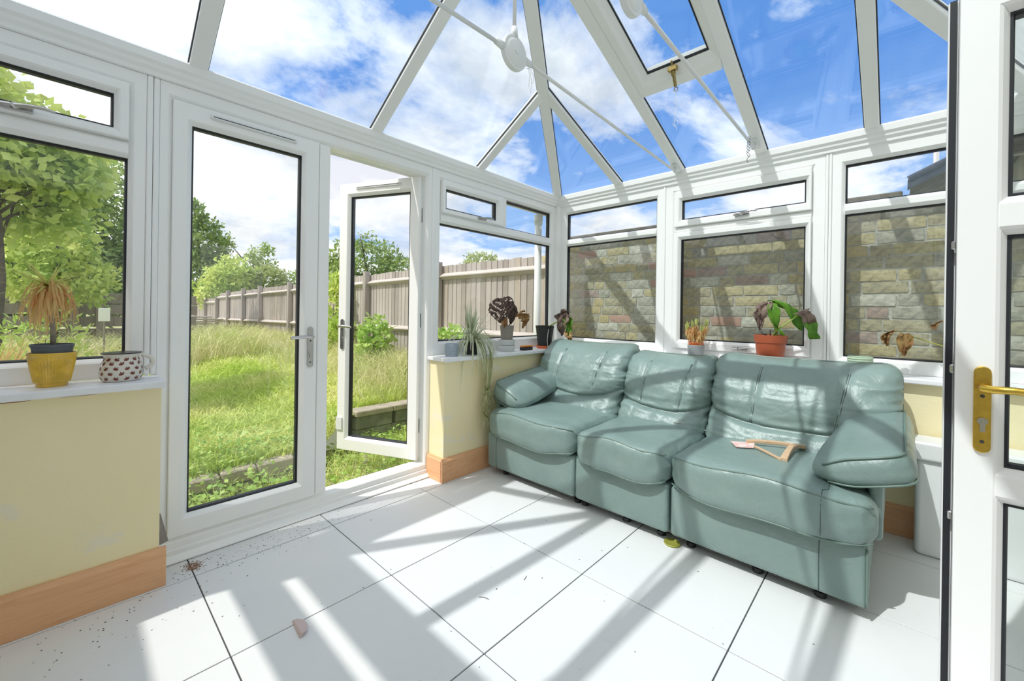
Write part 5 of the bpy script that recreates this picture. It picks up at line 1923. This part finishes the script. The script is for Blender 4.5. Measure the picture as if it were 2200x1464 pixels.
sa = thing('orange_saucer', 'orange plastic saucer under the black corner pot', 'saucer', (2.905, 2.312, SR))
MB().lathe([(0.0, 0.0), (0.066, 0.0), (0.070, 0.004), (0.076, 0.020), (0.078, 0.024), (0.074, 0.024), (0.068, 0.006), (0.0, 0.006)], (2.905, 2.312, SR), 40).build('dish', 'orange_plastic', sa, smooth=True)
wp = thing('wilted_plant', 'wilted brown plant hanging over the sofa from a black corner pot', 'plant', (2.905, 2.312, SR + 0.0068))
pot('pot', 'black_plastic', wp, (2.905, 2.312, SR + 0.0068), 0.062, 0.082, 0.195, 0.003, rim=0.002, rimh=0.02)
soil_disc(wp, (2.905, 2.312, SR + 0.165), 0.072)
mst = MB()
zt = SR + 0.17
mst.tube([(2.92, 2.30, zt), (2.95, 2.26, zt + 0.045), (2.975, 2.19, zt + 0.085), (2.985, 2.13, zt + 0.13)], [0.007, 0.007, 0.006, 0.004], 8)
mst.tube([(2.92, 2.29, zt + 0.02), (2.955, 2.23, zt + 0.06), (2.97, 2.16, zt + 0.10)], [0.005, 0.005, 0.004], 8)
mst.build('stems', 'green_stem', wp, smooth=True)
mt = MB()
for k in range(6):
    mt.tube([(2.90 + rs.uniform(-.03, .03), 2.30 + rs.uniform(-.03, .02), zt), (2.90 + rs.uniform(-.06, .05), 2.29 + rs.uniform(-.05, .03), zt + rs.uniform(0.03, 0.07))], [0.003, 0.0015], 6)
mt.build('twigs', 'twig', wp)
m = MB()
leaf_grid(m, (2.985, 2.13, zt + 0.150), (2.965, 2.165, zt - 0.055), (0.35, -0.9, 0.1), 0.050, (-0.05, -0.02, 0.0), n=10, k=5, crinkle=0.045, fold=0.7, seed=8)
leaf_grid(m, (2.985, 2.15, zt + 0.155), (2.970, 2.195, zt + 0.065), (0.35, -0.8, 0.4), 0.045, (-0.02, 0.02, 0.03), n=8, k=5, crinkle=0.03, fold=0.3, seed=9)
leaf_grid(m, (2.985, 2.17, zt + 0.185), (2.985, 2.155, zt + 0.115), (0.3, -0.9, 0.2), 0.028, (0, 0, 0), n=6, k=3, crinkle=0.015, fold=0.2, seed=12)
m.build('leaf', 'wilted_leaf', wp, smooth=True, solid=0.0012, label='crumpled brown leaf')
m = MB()
leaf_grid(m, (2.985, 2.105, zt + 0.110), (2.960, 2.075, zt - 0.075), (0.35, -0.9, 0.0), 0.040, (-0.03, -0.01, 0.02), n=10, k=4, crinkle=0.04, fold=0.6, seed=10)
m.build('leaf', 'green_leaf', wp, smooth=True, solid=0.0012, label='limp leaf still green')
m = MB()
leaf_grid(m, (2.960, 2.10, zt - 0.01), (2.950, 2.055, zt - 0.10), (0.35, -0.9, 0.0), 0.032, (-0.02, -0.01, 0.0), n=8, k=4, crinkle=0.03, fold=0.6, seed=13)
m.build('leaf', 'rust_leaf', wp, smooth=True, solid=0.0012, label='papery brown leaf end')
m = MB()
m.tube([(2.875, 2.25, zt + 0.005), (2.845, 2.222, zt + 0.0), (2.822, 2.212, zt - 0.04), (2.815, 2.212, zt - 0.10), (2.822, 2.208, zt - 0.145), (2.82, 2.196, SR + 0.006), (2.815, 2.190, SR - 0.02)], 0.0022, 6)
o = m.build('white_cable', 'cord_white')
tag(o, 'thin pale cable looping down from the black corner pot', 'cable')

# ---------------- right sill behind the sofa
qp = thing('quilted_cup', 'grey diamond patterned pot on the sill behind the middle seat', 'pot', (3.105, 1.065, SR))
qn = lambda r, z, a: r * (1 + 0.020 * (abs(math.sin(9 * a + z * 95)) * abs(math.sin(9 * a - z * 95)) - 0.4)) if r > 0.03 and 0.004 < z < 0.099 else r
MB().lathe([(0.0, 0.0), (0.050, 0.0)] + [(0.052 + 0.006 * t, 0.004 + 0.094 * t) for t in np.linspace(0, 1, 18)] + [(0.057, 0.101), (0.054, 0.100), (0.050, 0.05), (0.0, 0.05)], (3.105, 1.065, SR), 108, fn=qn).build('cup', 'grey_glaze', qp, smooth=True)
dq = thing('dried_succulent', 'dried brown tufted succulent with pale green tips in an orange pot', 'plant', (3.105, 1.065, SR + 0.0505))
pot('inner_pot', 'orange_plastic', dq, (3.105, 1.065, SR + 0.0505), 0.040, 0.0525, 0.072, 0.002, rim=0.0008, rimh=0.018)
soil_disc(dq, (3.105, 1.065, SR + 0.10), 0.046)
m1, m2, m3 = MB(), MB(), MB()
for k in range(7):
    az = 2 * PI * k / 7 + 0.3
    rr = 0.0 if k == 0 else 0.035
    bx, by = 3.105 + rr * math.cos(az) * 0.9, 1.065 + rr * math.sin(az)
    tx, ty, tz = 3.105 + rr * 1.9 * math.cos(az) * 0.7, 1.065 + rr * 2.0 * math.sin(az), SR + 0.20 + 0.03 * math.sin(3 * k) + (0.03 if k == 0 else 0)
    m3.tube([(3.105 + rr * 0.4 * math.cos(az), 1.065 + rr * 0.4 * math.sin(az), SR + 0.10), (bx, by, SR + 0.14), (tx, ty, tz)], [0.004, 0.0035, 0.003], 6)
    for q in range(150):
        z = rs.uniform(SR + 0.145, tz + 0.025)
        t = (z - SR - 0.14) / 0.1
        a2 = rs.uniform(0, 2 * PI)
        px2, py2 = bx + (tx - bx) * min(1, t), by + (ty - by) * min(1, t)
        arc_leaf(m1, (px2, py2, z), a2, rs.uniform(0.016, 0.036), rs.uniform(-0.022, 0.018), rs.uniform(0.4, 1.4), 0.0020, n=4)
    for q in range(16):
        a2 = rs.uniform(0, 2 * PI)
        arc_leaf(m2, (tx + rs.uniform(-.006, .006), ty + rs.uniform(-.006, .006), tz + 0.015), a2, rs.uniform(0.004, 0.014), rs.uniform(0.035, 0.06), 0.1, 0.0026, n=4)
m3.build('stems', 'twig', dq, smooth=True)
m1.build('dry_needles', 'straw_leaf', dq, kind='stuff')
m2.build('green_tips', 'pale_tip', dq, kind='stuff')

rp = thing('broadleaf_plant', 'half wilted broad leaved green plant in a terracotta plastic pot', 'plant', (3.115, 0.600, SR))
pot('pot', 'terracotta_plastic', rp, (3.115, 0.600, SR), 0.070, 0.092, 0.195, 0.004, rim=0.004, rimh=0.05)
soil_disc(rp, (3.115, 0.600, SR + 0.165), 0.083)
zt = SR + 0.17
m = MB()
m.tube([(3.115, 0.565, zt), (3.11, 0.570, zt + 0.07), (3.105, 0.585, zt + 0.14), (3.10, 0.60, zt + 0.21)], [0.011, 0.010, 0.009, 0.006], 10)
m.tube([(3.11, 0.60, zt), (3.09, 0.55, zt + 0.07), (3.07, 0.48, zt + 0.125), (3.06, 0.435, zt + 0.165)], [0.006, 0.005, 0.0045, 0.0035], 8)
m.build('stalks', 'green_stem', rp, smooth=True)
m = MB()
for k in range(7):
    a2 = rs.uniform(0, 6.28)
    m.tube([(3.115, 0.60, zt), (3.115 + 0.05 * math.cos(a2), 0.60 + 0.07 * math.sin(a2), zt + rs.uniform(0.01, 0.06))], [0.005, 0.002], 6)
m.build('dead_stalks', 'twig', rp)
m = MB()
leaf_grid(m, (3.10, 0.600, zt + 0.245), (3.09, 0.435, zt + 0.065), (0.25, -0.75, -0.55), 0.062, (-0.03, -0.045, 0.05), n=12, k=6, crinkle=0.014, curl=0.55, seed=21, shape='oval')
m.build('leaf', 'green_leaf', rp, smooth=True, solid=0.0012, label='broad glossy green leaf')
m = MB()
leaf_grid(m, (3.095, 0.590, zt + 0.240), (3.075, 0.560, zt + 0.075), (0.3, -0.95, 0.1), 0.034, (-0.03, 0.0, 0.02), n=10, k=4, crinkle=0.012, fold=0.5, seed=22, shape='oval')
m.build('leaf', 'green_leaf', rp, smooth=True, solid=0.0012, label='folded light green leaf')
m = MB()
leaf_grid(m, (3.10, 0.585, zt + 0.10), (3.10, 0.525, zt + 0.01), (0.3, -0.7, -0.5), 0.022, (-0.02, -0.01, 0), n=8, k=3, crinkle=0.01, fold=0.4, seed=26, shape='oval')
m.build('leaf', 'green_leaf', rp, smooth=True, solid=0.0012, label='small low green leaf')
m = MB()
leaf_grid(m, (3.09, 0.615, zt + 0.240), (3.06, 0.650, zt + 0.055), (0.3, -0.95, 0.0), 0.042, (-0.03, 0.01, 0.02), n=10, k=5, crinkle=0.030, fold=0.55, seed=23)
m.build('leaf', 'wilted_leaf', rp, smooth=True, solid=0.0012, label='shrivelled brown hanging leaf')
m = MB()
leaf_grid(m, (3.06, 0.435, zt + 0.180), (3.045, 0.375, zt + 0.105), (0.3, -0.85, 0.45), 0.044, (-0.02, 0, 0.025), n=8, k=5, crinkle=0.016, seed=24, shape='strap')
m.build('leaf', 'wilted_leaf', rp, smooth=True, solid=0.0012, label='brown leaf top at the right')
m = MB()
leaf_grid(m, (3.048, 0.382, zt + 0.118), (3.035, 0.355, zt + 0.015), (0.3, -0.95, 0.05), 0.038, (-0.012, 0, 0), n=8, k=5, crinkle=0.010, seed=25, shape='strap')
m.build('leaf', 'green_leaf', rp, smooth=True, solid=0.0012, label='drooping green leaf end at the right')

gs = thing('ribbed_dish', 'pale green ribbed ceramic dish on the sill behind the sofa arm', 'dish', (3.085, 0.150, SR))
rp_ = [(0.0, 0.0), (0.052, 0.0)]
for k in range(7):
    z = 0.004 + k * 0.0125
    rp_ += [(0.056, z), (0.059, z + 0.003), (0.059, z + 0.008), (0.056, z + 0.0115)]
rp_ += [(0.057, 0.094), (0.053, 0.094), (0.050, 0.05), (0.0, 0.05)]
MB().lathe(rp_, (3.085, 0.150, SR), 44).build('dish_body', 'sage_ceramic', gs)

dr = thing('dried_vine', 'dried curled brown leaf on a thin stem from a grey pot by the door', 'plant', (3.115, -0.30, SR))
pot('pot', 'grey_glaze', dr, (3.115, -0.30, SR), 0.060, 0.085, 0.13, 0.004, rim=0.0)
soil_disc(dr, (3.115, -0.30, SR + 0.10), 0.07)
m = MB()
m.tube([(3.11, -0.28, SR + 0.10), (3.10, -0.22, SR + 0.16), (3.09, -0.14, SR + 0.19), (3.08, -0.05, SR + 0.225), (3.075, -0.005, SR + 0.245)], [0.004, 0.0035, 0.003, 0.0025, 0.002], 8)
m.tube([(3.115, -0.30, SR + 0.10), (3.10, -0.24, SR + 0.24), (3.09, -0.19, SR + 0.30)], [0.003, 0.0025, 0.002], 8)
m.build('stems', 'yellow_leaf', dr, smooth=True)
m = MB()
leaf_grid(m, (3.072, 0.010, SR + 0.250), (3.06, 0.035, SR + 0.165), (0.2, -0.9, 0.3), 0.026, (-0.01, 0.02, 0.01), n=9, k=4, crinkle=0.035, fold=0.7, seed=31)
m.build('leaf', 'rust_leaf', dr, smooth=True, solid=0.001, label='curled rust leaf hanging lowest')
m = MB()
leaf_grid(m, (3.09, -0.175, SR + 0.31), (3.085, -0.155, SR + 0.26), (0.2, -0.9, 0.3), 0.016, (0, 0.02, 0), n=7, k=3, crinkle=0.015, fold=0.6, seed=33)
m.build('leaf', 'rust_leaf', dr, smooth=True, solid=0.001, label='small rust leaf by the door edge')
m = MB()
leaf_grid(m, (3.075, -0.030, SR + 0.235), (3.06, -0.030, SR + 0.115), (0.2, -0.95, 0.1), 0.032, (-0.01, 0.0, 0.0), n=9, k=4, crinkle=0.035, fold=0.75, seed=32)
m.build('leaf', 'straw_leaf', dr, smooth=True, solid=0.001, label='pale papery leaf')

# crumpled white tissue
V, F = roundbox((0.022, 0.030, 0.018), 0.012, 5)
V2 = []
for p in V:
    k = 1 + 0.7 * noise.noise((p[0] * 60, p[1] * 60, p[2] * 60))
    V2.append((3.075 + p[0] * k, 0.425 + p[1] * k, SR + 0.026 + max(p[2] * k, -0.026)))
o = MB().add(V2, F).build('crumpled_tissue', 'white_cloth')
tag(o, 'crumpled white tissue on the sill right of the terracotta pot', 'tissue')

# ---------------- on the sofa
hr = thing('wooden_handle', 'wooden triangular handle tool lying on the right sofa seat', 'handle tool', (2.40, 0.42, 0.505))
ZS = 0.508
def flatbar(pts, w, h):
    m = MB()
    P = [Vector(p) for p in pts]
    vs, fs = [], []
    for i, p in enumerate(P):
        t = (P[min(i + 1, len(P) - 1)] - P[max(i - 1, 0)]).normalized()
        s = Vector((-t.y, t.x, 0)).normalized()
        ww = w[i] if isinstance(w, (list, tuple)) else w
        for (a, b) in ((-1, 0), (1, 0), (1, 1), (-1, 1)):
            vs.append(p + s * a * ww + Vector((0, 0, b * h)))
    for i in range(len(P) - 1):
        for j in range(4):
            fs.append((i * 4 + j, i * 4 + (j + 1) % 4, i * 4 + 4 + (j + 1) % 4, i * 4 + 4 + j))
    fs.append((3, 2, 1, 0)); n = (len(P) - 1) * 4; fs.append((n, n + 1, n + 2, n + 3))
    return m.add(vs, fs)
flatbar([(2.545, 0.335, ZS - 0.012), (2.50, 0.360, ZS - 0.002), (2.42, 0.372, ZS + 0.004), (2.33, 0.372, ZS), (2.245, 0.372, ZS - 0.010)], [0.013, 0.014, 0.013, 0.013, 0.015], 0.020).build('grip', 'handle_wood', hr, bevel=0.004)
flatbar([(2.51, 0.352, ZS - 0.002), (2.475, 0.44, ZS + 0.001), (2.435, 0.52, ZS), (2.405, 0.565, ZS - 0.003)], [0.013, 0.012, 0.012, 0.008], 0.018).build('arm', 'handle_wood', hr, bevel=0.004)
flatbar([(2.245, 0.380, ZS - 0.008), (2.29, 0.44, ZS - 0.003), (2.35, 0.515, ZS)], 0.006, 0.010).build('arm', 'handle_wood', hr, bevel=0.002)
cd = thing('pink_card', 'thin pink and white card tucked under the wooden handle tool', 'card', (2.38, 0.55, ZS))
MB().add([(2.335, 0.515, ZS - 0.002), (2.30, 0.585, ZS - 0.006), (2.385, 0.635, ZS - 0.006), (2.425, 0.53, ZS - 0.001), (2.335, 0.515, ZS + 0.0005), (2.30, 0.585, ZS - 0.0035), (2.385, 0.635, ZS - 0.0035), (2.425, 0.53, ZS + 0.0015)],
         [(0, 1, 2, 3), (4, 7, 6, 5), (0, 4, 5, 1), (1, 5, 6, 2), (2, 6, 7, 3), (3, 7, 4, 0)]).build('sheet', 'pink_card', cd)
m = MB()
m.tube([(2.56, 1.02, 0.500), (2.585, 0.96, 0.502), (2.60, 0.90, 0.492), (2.605, 0.84, 0.474), (2.60, 0.78, 0.484), (2.585, 0.70, 0.504), (2.575, 0.62, 0.508)], 0.0016, 6)
m.tube([(2.56, 1.02, 0.500), (2.54, 0.99, 0.507), (2.555, 0.945, 0.506), (2.585, 0.935, 0.504)], 0.0016, 6)
o = m.build('white_string', 'cord_white')
tag(o, 'loose white string along the back of the middle sofa seat', 'string')
m = MB()
m.tube([(2.56, 0.335, 0.512), (2.58, 0.30, 0.517), (2.57, 0.265, 0.520), (2.61, 0.255, 0.515), (2.63, 0.30, 0.508)], 0.0015, 6)
o = m.build('white_string', 'cord_white')
tag(o, 'short white string by the wooden handle tool at the sofa arm', 'string')

# ---------------- white storage box beside the sofa
bx_ = thing('storage_box', 'white plastic storage box with overhanging lid beyond the sofa end', 'box', (2.95, -0.26, 0))
V, F = roundbox((0.075, 0.185, 0.235), 0.022, 5)
MB().add((V + np.array([2.945, -0.262, 0.2355])).tolist(), F).build('body', 'white_plastic', bx_, smooth=True)
V, F = roundbox((0.092, 0.200, 0.045), 0.014, 5)
MB().add((V + np.array([2.942, -0.262, 0.5165])).tolist(), F).build('lid', 'white_plastic', bx_, smooth=True)

# ---------------- on the floor
m = MB()
pts = [(0.565 + 0.030 * math.cos(a), 1.585 + 0.052 * math.sin(a)) for a in np.linspace(-PI * 0.55, PI * 0.45, 12)]
m.add([(x, y, 0.001) for x, y in pts] + [(x + 0.006, y - 0.002, 0.016 - 0.010 * (i / 11)) for i, (x, y) in enumerate(pts)],
      [tuple(range(12))[::-1], tuple(range(12, 24))] + [(i, (i + 1) % 12, 12 + (i + 1) % 12, 12 + i) for i in range(12)])
o = m.build('pottery_shard', 'shard_pink')
tag(o, 'dull pink pottery shard lying on the floor tiles', 'shard')
cu = thing('castor_cup', 'yellow green plastic castor cup under the sofa front edge', 'castor cup', (2.098, 0.822, 0))
MB().lathe([(0.0, 0.001), (0.036, 0.001), (0.040, 0.004), (0.040, 0.009), (0.036, 0.010), (0.030, 0.005), (0.012, 0.004), (0.0, 0.004)], (2.098, 0.822, 0), 28).build('cup', 'castor_green', cu, smooth=True)


def specks(name, label, mat, n, cx, cy, sx, sy, smin, smax, seed):
    r = random.Random(seed)
    m = MB()
    k = 0
    while k < n:
        x, y = r.gauss(cx, sx), r.gauss(cy, sy)
        if y > 2.376 or (y > 2.22 and not 0.30 < x < 1.68):
            continue
        k += 1
        s = r.uniform(smin, smax)
        a = r.uniform(0, 6.28)
        c_, s_ = math.cos(a), math.sin(a)
        q = [(-1, -.5), (1, -.4), (.8, .5), (-.7, .6)]
        vs = [(x + (u * c_ - v * s_) * s, y + (u * s_ + v * c_) * s, 0.0003) for u, v in q] + [(x, y, 0.0003 + s * 0.5)]
        m.add(vs, [(3, 2, 1, 0), (0, 1, 4), (1, 2, 4), (2, 3, 4), (3, 0, 4)])
    o = m.build(name, mat, kind='stuff')
    return tag(o, label, 'dirt', kind='stuff')


specks('dirt_heap', 'small heap of red brown soil by the closed door', 'dirt', 420, 0.382, 2.305, 0.016, 0.020, 0.0012, 0.0035, 1)
specks('floor_dirt', 'scattered dark crumbs of dirt along the door threshold', 'dirt_dark', 260, 0.55, 2.28, 0.30, 0.07, 0.001, 0.0035, 2)
specks('floor_grit', 'sparse dark grit below the left skirting board', 'dirt_dark', 70, 0.10, 2.05, 0.18, 0.10, 0.001, 0.0035, 3)
specks('tile_crumbs', 'few stray crumbs spread over the white tiles', 'dirt_dark', 40, 1.3, 1.0, 0.6, 0.5, 0.0012, 0.004, 4)
for k, (x, y, L, a, lab) in enumerate(((1.155, 1.215, 0.045, 2.0, 'nearer dark straw of dry grass on the tiles before the sofa'), (1.37, 1.18, 0.030, 0.4, 'farther short dark straw of dry grass on the tiles before the sofa'))):
    m = MB()
    m.tube([(x + L * (t - 0.5) * math.cos(a) + 0.006 * math.sin(3 * t), y + L * (t - 0.5) * math.sin(a), 0.0016) for t in np.linspace(0, 1, 6)], 0.0010, 5)
    o = m.build('grass_straw', 'twig')
    tag(o, lab, 'straw', 'straws on the floor')

# cracked joint under the left sill
for k, (a, b) in enumerate(((-0.20, -0.10), (-0.06, 0.10), (0.15, 0.25))):
    m = MB()
    n = 14
    vs = []
    rk = random.Random(60 + k)
    for i in range(n + 1):
        t = i / n
        th = 0.0022 * math.sin(PI * t) + 0.0004
        zz = 0.829 + 0.002 * k + rk.uniform(-0.0008, 0.0008)
        x = a + (b - a) * t
        vs += [(x, 2.2494, zz - th), (x, 2.2494, zz + th)]
    m.add(vs, [(2 * i, 2 * i + 1, 2 * i + 3, 2 * i + 2) for i in range(n)])
    o = m.build('wall_crack', 'dirt', solid=0.0006)
    tag(o, ['dark paint crack under the sill at the left picture edge', 'dark paint crack under the sill below the printed pot', 'dark paint crack under the sill end near the closed door'][k], 'crack', kind='structure')
